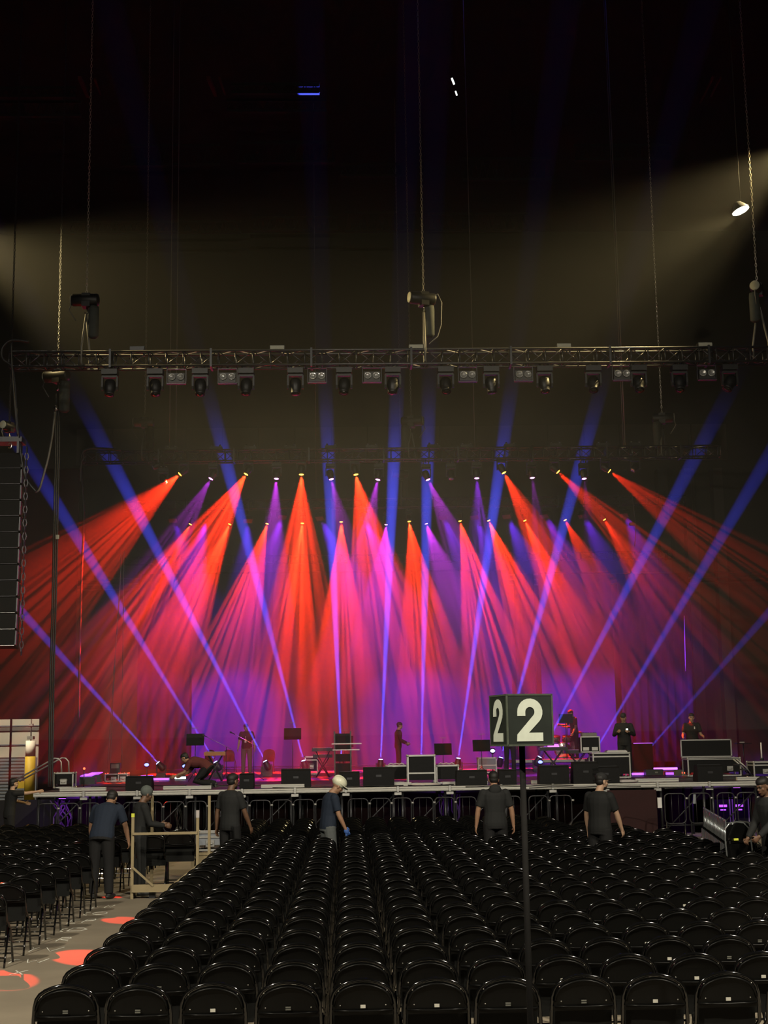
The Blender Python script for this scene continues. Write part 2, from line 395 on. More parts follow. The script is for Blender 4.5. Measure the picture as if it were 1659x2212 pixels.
truss('lighting_truss', YT4, zt(1206, 829, YT4), at(270, 1206, YT4).x, at(1455, 1206, YT4).x, 'rearmost and lowest box truss above the lit backdrop', .34, .6)

# hoists
def chain_mesh(L, pitch=.085, w=.026, r=.0085):
    b = MB(); n = int(L/pitch)
    for i in range(n):
        z = i*pitch
        pts = []
        for k in range(6):
            a = 2*math.pi*k/6; u = math.cos(a)*w*.9; v = math.sin(a)*pitch*.62
            pts.append((u, 0, z+v) if i % 2 else (0, u, z+v))
        b.tube(pts, r, 4, closed=True)
    return b
def hoist(px, py, Y, label, zb=None, size=1.0, yaw=0, topz=28.9, bag=1, chain='chain_steel', loop=True):
    p = at(px, py, Y); t = thing('chain_hoist', label, 'chain hoist', p, yaw, 'chain hoists holding the trusses')
    s = size
    m = MB(); m.lathe([(.05, -.30), (.10, -.29), (.125, -.26), (.125, .20), (.115, .23), (.06, .25)], axis=(1, 0, 0), n=14); m.box((0, 0, -.02), (.16, .22, .27))
    m.obj('motor', 'black_plastic', t).scale = (s, s, s)
    MB().lathe([(0, -.315), (.10, -.31), (.11, -.30), (.0, -.29)], axis=(1, 0, 0), n=14).obj('end_cap', 'beige_label', t).scale = (s, s, s)
    if bag: MB().lathe([(.04, 0), (.10, -.02), (.11, -.1), (.105, -.62), (.06, -.66)], (.13*bag, .06, -.1), n=12).obj('chain_bag', 'bag_cloth', t).scale = (s, s, s)
    MB().tube([(0, 0, -.13), (.02, 0, -.2), (.03, 0, -.26), (0, 0, -.3), (-.03, 0, -.26)], .016, 6).obj('hook', 'chrome', t).scale = (s, s, s)
    cb = MB().tube([(.2, 0, .08), (.3, 0, .12), (.38, 0, -.05), (.36, 0, -.5), (.28, 0, -.75), (.1, 0, -.92)] if loop else [(.15, 0, .1), (-.25, 0, .05), (-.34, 0, -.2), (-.2, 0, -.42)], .012, 6)
    cb.obj('power_cable', 'cable_grey', t).scale = (s, s, s)
    c = chain_mesh(topz-p.z-.12); c.obj('lift_chain', chain, t, loc=(0, 0, .12))
    if zb is not None:
        h = zb-p.z
        sl = MB(); sl.tube([(0, 0, -.28*s), (-.06, -.2, h+.1), (-.06, -.2, h-.3), (0, 0, h-.36)], .028, 6); sl.tube([(0, 0, -.28*s), (.06, .2, h+.1), (.06, .2, h-.3), (0, 0, h-.36)], .028, 6)
        sl.obj('sling', 'cable_grey', t)
    return t
zt1 = ZT+.2
hoist(187, 648, YT1, 'black chain hoist above the left part of the front truss', zt1, 1.25, 0, bag=1, loop=False)
hoist(915, 645, YT1, 'black chain hoist with looped cable above the front truss centre', zt1, 1.25, .3)
hoist(1636, 625, YT1, 'black chain hoist above the right end of the front truss', zt1, 1.15, 1.1, bag=-1, loop=False)
hoist(125, 812, 36, 'lone chain hoist over a dangling cable bundle at the left', None, 1.3, -.3, loop=False, chain='cable_black')
hoist(313, 912, YT2, 'chain hoist at the left end of the second truss', zt1, 1.25, 0, chain='wire_steel', loop=False)
hoist(888, 910, YT2, 'chain hoist over the centre of the second truss', zt1, 1.35, 2.9, chain='wire_steel', loop=False)
hoist(1430, 903, YT2, 'chain hoist at the right end of the second truss', zt1, 1.3, 2.9, loop=False)
hoist(866, 1024, YT3, 'chain hoist over the centre of the third truss', zt1, 1.2, .2, chain='wire_steel', loop=False)
hoist(20, 922, 33.5, 'chain hoist holding up the line array speaker at the left edge', None, .9, 1.2, bag=0, loop=False, chain='cable_black')
# thin lines hanging
def line(px, y0, y1, Y, label, m='wire_steel', r=.014, cat='wire rope', name='wire_rope', bot=None):
    a = at(px, y1, Y); z = 28.9 if y0 is None else at(px, y0, Y).z
    return tag(MB().cyl((a.x, Y, a.z), (a.x, Y, z), r, 5).obj(name, m), label, cat, 'thin lines hanging from the roof')
line(366, None, 968, YT2-.12, 'thin wire dropping to the second truss, left of a pair')
line(380, None, 968, YT2+.12, 'thin wire dropping to the second truss, right of a pair')
line(683, None, 1080, YT3, 'thin wire dropping between two fixtures to the third truss')
line(1026, None, 965, YT2, 'thin wire dropping to the second truss right of centre')
line(1351, None, 968, YT2, 'warm lit wire right of centre, thicker of two', r=.02)
line(1347, None, 968, YT2+.3, 'warm lit wire right of centre, thinner of two', r=.013)
line(1500, 925, 1180, 69, 'faint thin line against the back wall at the right')

# box units on top of the front truss
def boxunit(px, py, Y, w, h, label, m='beige_label', group='ballast boxes on the front truss'):
    p = at(px, py, Y); p.z = ZT+.2 if Y < 40 else p.z
    t = thing('ballast_box', label, 'electrical box', p, 0, group)
    MB().box((0, 0, h/2+.02), (w, .2, h)).obj('housing', 'black_plastic', t)
    MB().box((0, -.104, h/2+.02), (w*.94, .012, h*.8)).obj('face_plate', m, t)
    MB().box((w*.42, 0, -.03), (.03, .08, .14)).obj('bracket', 'dark_metal', t)
for px, m, lb in ((298, 'dark_metal', 'small dark box on top of the front truss, leftmost'), (599, 'beige_label', 'pale box on the front truss left of centre'),
    (898, 'beige_label', 'pale box on the front truss beside the centre hoist'), (1216, 'beige_label', 'pale box on the front truss right of centre'), (1520, 'beige_label', 'pale box on the front truss near its right end')):
    boxunit(px, 720, YT1, .36, .11, lb, m)
for k, px in enumerate((370, 467, 541, 627, 715, 803, 936, 1008, 1102, 1200, 1302, 1372)):
    p = at(px, 966, YT2); p.z = ZT+.19
    t = thing('power_box', 'small black power box on the second truss, %s from the left' % ORD[k], 'electrical box', p, 0, 'power boxes along the second truss')
    MB().box((0, 0, .06), (.40, .24, .12)).obj('housing', 'black_plastic', t)
    for sx in (-1, 1): MB().lathe([(.02, 0), (.035, .01), (.035, .06), (.02, .07)], (sx*.13, -.05, .12), n=8).obj('clamp_knob', 'chrome', t)

# ------------------------------------------------------------------ moving heads
def head_proto(s, body='black_plastic'):
    base = MB(); base.box((0, 0, 0), (.38*s, .30*s, .13*s)); base.box((-.1*s, 0, .1*s), (.05*s, .06*s, .1*s)); base.box((.1*s, 0, .1*s), (.05*s, .06*s, .1*s))
    clamp = MB()
    clamp.lathe([(.03*s, 0), (.045*s, .01), (.045*s, .05*s), (.03*s, .06*s)], (0, -.02, .14*s), n=8)
    yoke = MB(); yoke.box((0, 0, -.1*s), (.36*s, .12*s, .06*s))
    for sx in (-1, 1):
        yoke.prism([(-.05*s, 0), (.05*s, 0), (.06*s, -.26*s), (.03*s, -.34*s), (-.03*s, -.34*s), (-.06*s, -.26*s)], .045*s,
                   Matrix.Translation((sx*.18*s+.022*s, 0, -.1*s)) @ Matrix.Rotation(math.pi/2, 4, 'Z'))
    head = MB(); head.lathe([(.05*s, -.20*s), (.11*s, -.19*s), (.14*s, -.13*s), (.145*s, .02*s), (.125*s, .08*s), (.115*s, .17*s), (.12*s, .2*s), (.1*s, .2*s)], n=14)
    lens = MB(); lens.lathe([(0, .195*s), (.095*s, .205*s), (.06*s, .22*s), (0, .225*s)], n=12)
    return {'base': base.mesh('base', body), 'clamp': clamp.mesh('clamp', 'chrome'), 'yoke': yoke.mesh('yoke', body), 'head': head.mesh('head', body), 'lens': lens}
HP = {1.0: head_proto(1.0), .8: head_proto(.8), .66: head_proto(.66)}
LENSM = {}
def movhead(P, d, s, lens, label, group, up=True, yaw=0):
    """P = pivot of the head; d = aim"""
    P = Vector(P); d = Vector(d).normalized(); q = d.to_track_quat('Z', 'Y').to_euler(); sg = 1 if up else -1
    t = thing('moving_head_light', label, 'stage light', P, 0, group); pr = HP[s]
    def add(nm, loc, rot, flip=False):
        o = bpy.data.objects.new(nm, pr[nm]); C.objects.link(o); o.parent = t; o.location = loc; o.rotation_euler = rot; return o
    fr = (0, 0, yaw) if up else (math.pi, 0, yaw)
    add('base', (0, 0, sg*.38*s), fr); add('clamp', (.1*s, 0, sg*.38*s), fr); add('clamp', (-.1*s, 0, sg*.38*s), fr); add('yoke', (0, 0, sg*.38*s), fr)
    if not up: pass
    add('head', (0, 0, 0), q)
    if up:
        gap = (ZT-.19)-(P.z+.38*s+.18*s)
        if .02 < gap < 1.5: MB().cyl((0, 0, .38*s+.12*s), (0, 0, .38*s+.18*s+gap+.02), .02, 6).obj('drop_pipe', 'dark_metal', t)
    key = (s, lens)
    if key not in LENSM: LENSM[key] = pr['lens'].mesh('lens', lens)
    o = bpy.data.objects.new('lens', LENSM[key]); C.objects.link(o); o.parent = t; o.rotation_euler = q
    return t
def beamhead(px, py, Y, ex, ey, eY, s, lens, label, group, ang, col, W, blend=.3, gobo=None, up=True):
    A = at(px, py, Y); T = at(ex, ey, eY); d = (T-A).normalized()
    t = movhead(A-d*.22*s, d, s, lens, label, group, up)
    spot(A+d*.02, T, ang, col, W, t, blend, .04, gobo)
    return t
G1 = 'unlit moving heads under the front truss'
for k, px in enumerate((238, 336, 433, 532, 638, 743, 848, 962, 1060, 1175, 1280, 1378, 1466, 1574)):
    tilt = random.uniform(-.1, .1); x = at(px, 790, YT1).x
    d = (tilt, random.uniform(-.5, -.1), -1) if k < 13 else (-.5, -.4, -1)
    movhead((x, YT1, ZT-.18-.13-.38), d, 1.0, 'black_gloss', 'black unlit moving head under the front truss, %s from the left' % ORD[k], G1)
# blinders
for k, px in enumerate((382, 492, 685, 803, 1009, 1129, 1341, 1524)):
    x = at(px, 778, YT1).x
    t = thing('blinder_light', 'two-lamp blinder under the front truss, %s from the left' % ORD[k], 'stage light', (x, YT1-.05, ZT-.47), 0, 'two-lamp blinders under the front truss')
    MB().box((0, .03, 0), (.40, .13, .24)).obj('housing', 'black_plastic', t)
    fr = MB(); fr.box((-.23, .03, .05), (.015, .04, .36)); fr.box((.23, .03, .05), (.015, .04, .36)); fr.box((0, .03, .23), (.46, .04, .015)); fr.box((0, -.02, -.15), (.46, .1, .02))
    fr.obj('yoke', 'dark_metal', t)
    MB().box((0, .03, .28), (.05, .06, .1)).obj('clamp', 'chrome', t)
    for sx in (-1, 1):
        o = MB().lathe([(.088, 0), (.092, .02), (.075, .025), (.045, -.005), (.03, -.02), (.0, -.03)], (sx*.105, -.045, .02), (0, -1, .1), 14).obj('lamp', 'lens_off', t)
    MB().tube([(0, 0, .3), (.08, -.05, .22), (.1, -.03, .34), (.16, 0, .42)], .008, 5).obj('lamp_cable', 'cable_grey', t)

gv = 0
G2 = 'red lit heads on the second truss'; G3 = 'magenta lit heads on the second truss'
def gob():
    global gv; gv += 1; return (32.0, 1.0, gv*3.7)
for k, (x, y, ex, ey, a, w) in enumerate(((388, 1025, 160, 1220, 17, .6), (531, 1025, 395, 1250, 16, 1.0), (651, 1026, 648, 1280, 14, 1.0), (769, 1026, 822, 1280, 15, 1.0),
        (1089, 1022, 1215, 1250, 13, .5), (1206, 1020, 1420, 1220, 11, .36), (1317, 1018, 1570, 1200, 11, .36))):
    beamhead(x, y, YT2, ex, ey, YT2-.6, .8, 'lens_orange', 'moving head on the second truss with a red fan beam, %s from the left' % ORD[k], G2, a, RED, E_RED_A*w, .12, gob())
for k, (x, y, ex, ey, a, w) in enumerate(((455, 1035, 395, 1140, 14, .7), (597, 1035, 590, 1150, 13, 1.3), (716, 1036, 740, 1150, 13, .7), (816, 1037, 790, 1150, 13, 1.0),
        (925, 1037, 975, 1150, 13, .9), (1030, 1034, 1035, 1150, 12, 1.0), (1150, 1033, 1165, 1150, 9, .4), (1262, 1035, 1275, 1140, 9, .22))):
    c = MAG if k not in (5,) else (.36, .02, 1)
    beamhead(x, y, YT2, ex, ey, YT2-.3, .8, 'lens_magenta', 'moving head on the second truss with a narrow magenta beam, %s from the left' % ORD[k], G3, a, c, E_MAG_A*w, .5, (22, 1.5, 90+k*3.1))
for k, (px, py, d, lb) in enumerate(((974, 1026, (0, -.5, -1), 'dark unlit moving head on the second truss right of centre'), (340, 1005, (-.8, -.2, -.5), 'unlit moving head near the left end of the second truss'),
        (353, 1036, (.3, -.4, -.6), 'low unlit moving head near the left end of the second truss'), (1372, 1010, (-.7, -.5, -.8), 'unlit moving head near the right end of the second truss'))):
    p = at(px, py, YT2); movhead(p, d, .8, 'lens_off', lb, 'unlit heads on the second truss')
G4 = 'red lit heads hanging from the third truss'
ex3 = ((411, 1133, 285, 1370), (496, 1133, 385, 1380), (577, 1132, 505, 1380), (653, 1131, 628, 1400), (737, 1128, 738, 1400), (884, 1127, 922, 1380), (994, 1126, 1052, 1370),
       (1056, 1125, 1140, 1340), (1134, 1125, 1235, 1350), (1221, 1124, 1345, 1350), (1306, 1123, 1440, 1330))
for k, (x, y, ex, ey) in enumerate(ex3):
    w = (.6, .75, .9)[k] if k < 3 else 1.0 if k < 8 else (.75 if k == 8 else .36)
    beamhead(x, y, YT3, ex, ey, YT3-.8, .66, 'lens_orange', 'moving head under the third truss with a red fan beam, %s from the left' % ORD[k], G4, 13.0, RED, E_RED_B*w, .12, gob())
for k, (x, y, ex, lb) in enumerate(((834, 1134, 828, 'left of the pair'), (921, 1132, 958, 'right of the pair'))):
    beamhead(x, y, YT3, ex, 1240, YT3-.2, .66, 'lens_magenta', 'moving head under the third truss with a magenta beam, '+lb, 'magenta lit heads under the third truss', 17, MAG, E_MAG_B, .5, (17, 8, 140+k))
# violet wash bars
for k, (x, y, ex, w) in enumerate(((377, 1127, 430, .5), (445, 1127, 400, 1.2), (535, 1128, 530, .6), (607, 1120, 560, 1.1), (695, 1122, 770, 1.3), (789, 1122, 850, 1.0), (960, 1120, 1030, .8),
        (1028, 1120, 1090, .8), (1098, 1118, 1170, 1.2), (1180, 1117, 1270, 1.2), (1262, 1117, 1350, 1.3), (1352, 1115, 1430, 1.2))):
    A = at(x, y, YT3+.25); T = at(ex, 1290, YT3+3.0); d = (T-A).normalized(); q = d.to_track_quat('Z', 'Y').to_euler()
    t = thing('wash_light', 'square violet wash light under the third truss, %s from the left' % ORD[k], 'stage light', A-d*.1, 0, 'violet wash lights under the third truss')
    MB().box((0, 0, -.03), (.34, .22, .20)).obj('housing', 'black_plastic', t, rot=q)
    MB().box((0, 0, .075), (.29, .16, .015)).obj('lens', 'lens_violet', t, rot=q)
    fr = MB(); zz = ZT-.17-(A-d*.1).z
    fr.tube([(-.19, 0, 0), (-.19, 0, .16), (0, 0, .24), (.19, 0, .16), (.19, 0, 0)], .015, 5); fr.cyl((0, 0, .24), (0, 0, zz), .016, 5); fr.obj('yoke', 'dark_metal', t)
    for sx in (-1, 1): MB().lathe([(.02, 0), (.04, .01), (.04, .07), (.02, .08)], (sx*.06, -.1, zz), n=8).obj('clamp', 'chrome', t)
    c = (.30, .02, 1) if k in (1, 3, 5, 9) else VIO
    spot(A+d*.08, T, 15, c, E_VIO*w, t, .6, .1)
# floor beam lights
G5 = 'blue beam lights on the stage floor'
FB = ((352, 1660, 60, 1332, 1.0, 'leftmost'), (436, 1598, 150, 1130, .9, 'second from the left, beside a music stand'), (548, 1596, 250, 1010, 1.1, 'behind the man with the lanyard'),
      (656, 1645, 578, 1340, 1.0, 'behind the narrow case'), (738, 1650, 722, 1280, 1.2, 'behind the tall equipment rack'), (822, 1651, 839, 1250, 1.5, 'left of the man in the hooded jacket'),
      (910, 1640, 917, 1250, 1.2, 'behind the tall centre case'), (989, 1647, 1032, 1330, 1.3, 'right of the centre cases'), (1080, 1646, 1165, 1320, 1.2, 'left of the numbered sign'),
      (1186, 1595, 1292, 1385, 1.1, 'behind the numbered sign'), (1296, 1604, 1430, 1370, 1.1, 'behind the drummer equipment'), (1393, 1628, 1570, 1420, .7, 'rightmost'))
YB = 47.0
for k, (x, y, ex, ey, w, lb) in enumerate(FB):
    # follow the line of the beam down to the deck
    p0 = at(x, y, YB); p1 = at(ex, ey, YB)
    zb = DECK+.5
    f = (zb-p0.z)/(p1.z-p0.z); A = p0+(p1-p0)*f
    d = ((p1+Vector((0, -.4, 0)))-A).normalized()
    t = movhead(A-d*.22*.8, d, .8, 'lens_blue', 'floor moving head with a narrow blue beam, '+lb, G5, up=False)
    t['zfix'] = 0
    l = bpy.data.lights.new('lamp', 'SPOT'); l.spot_size = math.radians(2.7); l.spot_blend = .35; l.shadow_soft_size = .03; l.energy = E_BLUE*w; l.color = BLU
    o = bpy.data.objects.new('lamp', l); C.objects.link(o); o.parent = t; o.location = d*.24*.8+(A-d*.22*.8)-t.location; o.rotation_euler = d.to_track_quat('-Z', 'Y').to_euler()
# red pools on the aisle floor thrown by heads at the end of the front truss beyond the left edge
for k, (px, py, a, w) in enumerate(((183, 2068, 1.1, 1.0), (268, 1988, .95, .8), (3, 2116, 1.0, 1.0), (242, 1938, .35, .8), (446, 1845, .45, 1.2))):
    src = Vector((-10.4-.55*k, YT1, ZT-.7)); g = on(px, py, 0); d = (g-src).normalized()
    t = movhead(src, d, .8, 'lens_orange', 'red lit head beyond the left end of the front truss, %s outwards' % ORD[k], 'red lit heads aimed at the aisle')
    spot(src+d*.19, g, a, (1, .035, .012), 42000*w, t, .25, .02)
t = thing('lighting_truss', 'short truss beyond the left edge holding the aisle heads', 'truss', (-11.6, YT1, ZT)); 
for sy in (-1, 1):
    for sz in (-1, 1): MB().cyl((-1.7, sy*.18, sz*.18), (1.4, sy*.18, sz*.18), .028, 8).obj('chord', 'truss_metal', t)
# ------------------------------------------------------------------ left side: line array, cables
YA = 33.0
a = at(-45, 945, YA); b = at(38, 1400, YA)
t = thing('line_array_speaker', 'tall hanging black line array speaker at the left edge', 'loudspeaker', ((a.x+b.x)/2, YA, b.z))
W_ = b.x-a.x; H_ = a.z-b.z
ft = MB(); ft.box((0, 0, H_-.10), (W_+.03, .5, .12)); ft.box((W_/2-.06, -.1, H_-.3), (.05, .4, .3)); ft.box((-W_/2+.06, -.1, H_-.3), (.05, .4, .3)); ft.obj('flying_frame', 'dark_metal', t)
MB().tube([(W_/2-.3, -.3, H_-.25), (W_/2-.25, -.3, H_-.19), (W_/2-.2, -.3, H_-.25), (W_/2-.22, -.3, H_-.33), (W_/2-.28, -.3, H_-.33)], .014, 6).obj('shackle', 'chrome', t)
nb = 12; hb = (H_-.45)/nb
for i in range(nb):
    z = H_-.42-hb*(i+.5); tilt = -.012*i
    t2 = MB().prism([(-W_/2, -hb/2+.012), (W_/2, -hb/2+.012), (W_/2, hb/2-.012), (-W_/2, hb/2-.012)], .42).obj('cabinet', 'speaker_black', t, (0, -.21-.01*i, z), (tilt, 0, 0))
    MB().box((0, -.005, -hb/2+.006), (W_, .01, .008)).obj('seam', 'alu' if i > 8 else 'dark_metal', t2)
    MB().box((W_/2+.02, .05, 0), (.03, .1, hb*.85)).obj('link_plate', 'dark_metal', t2)
tag(chain_mesh(at(35, 980, YA).z-at(48, 1408, YA).z+.2, .16, .05, .014).obj('safety_chain', 'dark_metal', loc=at(46, 1408, YA-.35)), 'long dark chain hanging beside the line array speaker', 'chain')
def cable(pts, Y, r, label, m='cable_black', name='cable', group=None, n=5):
    P = [at(px, py, Y if not isinstance(Y, (list, tuple)) else Y[i]) for i, (px, py) in enumerate(pts)]
    Q = []
    for i in range(len(P)-1):
        p0 = P[max(i-1, 0)]; p1 = P[i]; p2 = P[i+1]; p3 = P[min(i+2, len(P)-1)]
        for k in range(6):
            u = k/6; Q.append(.5*((2*p1)+(p2-p0)*u+(2*p0-5*p1+4*p2-p3)*u*u+(-p0+3*p1-3*p2+p3)*u*u*u))
    Q.append(P[-1])
    return tag(MB().tube(Q, r, n).obj(name, m), label, 'cable', group)
cable([(62, 738), (25, 735), (5, 752), (6, 775), (25, 792), (32, 830), (36, 900), (42, 960), (55, 1030), (78, 1062)], 32.8, .035, 'thick black cable looping off the left end of the front truss')
cable([(24, 742), (26, 800), (34, 900), (38, 940)], 32.6, .02, 'thin black cable dropping from the left end of the front truss')
bx = [(121, 885), (123, 950), (121, 1050), (119, 1150), (116, 1300), (112, 1440), (110, 1560), (108, 1700)]
for k, (dx, lb, m) in enumerate(((-3, 'left strand', 'cable_black'), (1, 'middle strand', 'cable_black'), (5, 'right strand', 'cable_black'))):
    cable([(x+dx, y) for x, y in bx], 36+.05*k, .022, 'long vertical cable of the hanging bundle at the left, '+lb, m, group='hanging cable bundle')
cable([(119, 890), (113, 940), (105, 985), (96, 1020), (85, 1056), (76, 1063)], 35.9, .03, 'grey cable swinging out from the hanging bundle to the left', 'cable_grey')
t = thing('cable_grip', 'small shiny grip at the top of the hanging cable bundle', 'rigging grip', at(121, 884, 36))
MB().ell((0, 0, .03), (.06, .05, .08)).obj('clasp', 'chrome', t); MB().cyl((0, 0, .08), (0, 0, at(122, 850, 36).z-at(121, 884, 36).z), .02, 6).obj('strop', 'cable_black', t)
p = at(124, 1160, 35.8); tag(MB().box((0, 0, 0), (.08, .05, .11)).obj('junction_box', 'beige_label', loc=p), 'small pale tag box on the hanging cable bundle', 'electrical box')
cable([(262, 972), (225, 969), (190, 970), (176, 985), (176, 1030), (181, 1120), (176, 1250), (172, 1420), (170, 1560)], 44.4, .04, 'black cable bending off the second truss and dropping at the left')
cable([(186, 985), (176, 1000), (173, 1040)], 44.2, .02, 'pale short cable loop at the left end of the second truss', 'cable_grey')
for k, (x0, x1, lb) in enumerate(((261, 232, 'leftmost'), (262, 238, 'second'), (268, 263, 'right'))):
    cable([(x0, 1190), (x0-2 if k < 2 else x0-1, 1260), (x0-(14 if k < 2 else 3), 1440), (x1, 1660)], 46+.1*k, .014, 'thin purple lit rope hanging beside the stage left, %s of three' % lb, 'cable_grey', 'rope', 'thin lit ropes at the left')
cable([(1478, 1330), (1481, 1450)], 60, .02, 'short warm lit wire end hanging at the right', 'wire_steel')
cable([(1365, 1065), (1369, 1100), (1373, 1140), (1371, 1180)], 53.6, .015, 'thin cable dangling under the right part of the third truss', 'cable_grey')
for px, py, Y, lb in ((1366, 1132, 53.5, 'small pale box hanging by a cable near the right violet wash light'), (1096, 1149, 53.5, 'tiny pale box under the third truss right of centre'), (1040, 1134, 53.5, 'pale bar shaped box under the third truss right of centre')):
    tag(MB().box((0, 0, 0), (.22, .12, .1) if px != 1096 else (.1, .1, .14)).obj('junction_box', 'cable_grey', loc=at(px, py, Y)), lb, 'electrical box')

# ------------------------------------------------------------------ doorway, outside building and stairs at the left
dz = at(84, 1553, 58).z
bigbox('wall_side', at(86, 1600, 58).x, at(160, 1600, 58).x, 57.8, 58.0, 0, 14, 'drape')
bigbox('wall_side', -24, at(86, 1600, 58).x, 57.8, 58.0, dz, 14, 'drape')
tt = thing('block_building', 'pale blockwork building seen through the left doorway', 'building', at(30, 1600, 63)); tt.location.z = 0
xl, xr = -22, at(84, 1600, 63).x+.3
cx = (xl+xr)/2-tt.location.x
MB().box((cx, .5, 3), (xr-xl, .5, 6)).obj('wall', 'white_block', tt)
sl = MB()
for py in (1568, 1609): sl.box((cx, .2, at(30, py, 63).z), (xr-xl, .1, .05))
sl.obj('ledge', 'grey_blue', tt)
MB().box((cx-.2, .15, at(30, 1575, 63).z), (xr-xl, .14, .14)).obj('pipe', 'cable_grey', tt)
p = at(24, 1700, 62.5)
sh = MB(); sh.box((at(22, 1700, 62.5).x-tt.location.x, -.3, at(20, 1637, 62.5).z/2), (at(49, 1700, 62.5).x-at(-60, 1700, 62.5).x, .1, at(20, 1637, 62.5).z)); o = sh.obj('shutter', 'grey_blue', tt)
ribs = MB()
for i in range(14): ribs.box((at(-5, 1700, 62.5).x-tt.location.x, -.37, .15+i*at(20, 1637, 62.5).z/14), (at(49, 1700, 62.5).x-at(-60, 1700, 62.5).x, .04, .03))
ribs.obj('slat', 'cable_grey', o)
t = thing('bollard', 'tall column painted yellow below and white above in the doorway', 'column', (at(64, 1700, 60.5).x, 60.5, 0))
zy = at(64, 1634, 60.5).z
MB().cyl((0, 0, 0), (0, 0, zy), .22, 16).obj('yellow_sleeve', 'yellow_paint', t)
MB().cyl((0, 0, zy), (0, 0, at(64, 1600, 60.5).z), .21, 16).obj('upper_post', 'white_block', t)
MB().box((0, 0, at(64, 1594, 60.5).z), (.26, .3, .14)).obj('junction_box', 'cable_grey', t); MB().box((0, 0, at(64, 1566, 60.5).z), (.16, .2, .1)).obj('upper_box', 'cable_grey', t)
MB().cyl((0, 0, at(64, 1600, 60.5).z), (0, 0, 5), .03, 6).obj('conduit', 'cable_grey', t)
MB().box((-.35, -.02, at(50, 1690, 60.5).z-.1), (.3, .2, .3)).obj('low_block', 'yellow_paint', t)
t = thing('outdoor_lamp', 'wall lamp lighting the pale building outside', 'lamp', (at(20, 1500, 60).x, 58.6, 5.2))
MB().box((0, 0, 0), (.4, .2, .15)).obj('housing', 'dark_metal', t); spot((t.location.x, 58.6, 5.1), (at(35, 1600, 63).x, 63, 2.5), 62, (1, .9, .7), 900, t, .8, .2)
tag(MB().cyl((at(23, 1600, 57.5).x, 57.5, 0), (at(23, 1600, 57.5).x, 57.5, dz), .045, 8).obj('door_post', 'black_plastic'), 'thin black post standing in the left doorway', 'post')

# ------------------------------------------------------------------ stage
XS0 = at(72, 1718, 34).x; XS1 = at(1700, 1690, 34).x
bigbox('floor_stage', XS0, XS1+.6, 36.45, 64, DECK-.25, DECK, 'deck_black')
bigbox('wall_stage_skirt', XS0+.1, XS1+.4, 36.9, 37.0, 0, DECK-.25, 'skirt_redlight_tint')
bigbox('wall_stage_rear', XS0, XS1+.6, 64.0, 64.15, 0, DECK, 'drape')
MODW = 1.25; x = XS0; k = 0
def deck_module(x0, x1, label):
    t = thing('stage_deck', label, 'stage deck', ((x0+x1)/2, 34.0, 0), 0, 'front row of stage deck modules'); w = (x1-x0)-.015
    MB().box((0, 1.22, DECK-.055), (w, 2.36, .09)).obj('platform', 'deck_black', t)
    rail = MB(); rail.box((0, .0, DECK-.055), (w, .07, .105)); rail.box((0, -.045, DECK-.085), (w, .02, .012)); rail.box((0, -.045, DECK-.03), (w, .02, .012)); rail.obj('edge_rail', 'alu_rail', t)
    for sx in (-1, 1):
        l = MB(); l.cyl((sx*(w/2-.1), .12, 0), (sx*(w/2-.1), .12, DECK-.11), .035, 8); l.obj('leg', 'dark_metal', t)
        l = MB(); l.cyl((sx*(w/2-.1), 2.2, 0), (sx*(w/2-.1), 2.2, DECK-.11), .035, 8); l.obj('leg', 'dark_metal', t)
    br = MB(); br.box((w/2, -.06, DECK-.16), (.17, .06, .06)); br.box((w/2, -.075, DECK-.05), (.05, .05, .13)); br.obj('corner_clamp', 'alu', t)
    cr = MB(); cr.cyl((-(w/2-.1), .12, .15), ((w/2-.1), .12, DECK-.2), .018, 6); cr.cyl((-(w/2-.1), .12, .35), ((w/2-.1), .12, .35), .018, 6); cr.obj('brace', 'dark_metal', t)
    return t
edges = [XS0]+[at(px, 1705, 34).x for px in (183, 298, 411, 524, 638, 748, 860, 972, 1083, 1194, 1308, 1420, 1532, 1645)]+[XS1]
for k in range(len(edges)-1): deck_module(edges[k], edges[k+1], 'black stage deck module with silver edge, %s from the left' % ORD[k])
for k, (a, b) in enumerate(((133, 232), (355, 458), (565, 658), (790, 888), (955, 1052), (1146, 1236), (1370, 1462), (1588, 1680))):
    xa = at(a, 1690, 34.9).x; xb = at(b, 1690, 34.9).x
    t = thing('aluminium_ramp', 'loose pale aluminium profile along the stage edge, %s from the left' % ORD[k], 'stage profile', ((xa+xb)/2, 34.75, DECK), 0, 'aluminium profiles on the stage edge')
    MB().box((0, 0, .04), (xb-xa, .12, .08)).obj('profile', 'alu_rail', t); MB().box((0, -.065, .055), (xb-xa, .012, .014)).obj('lip', 'alu', t)
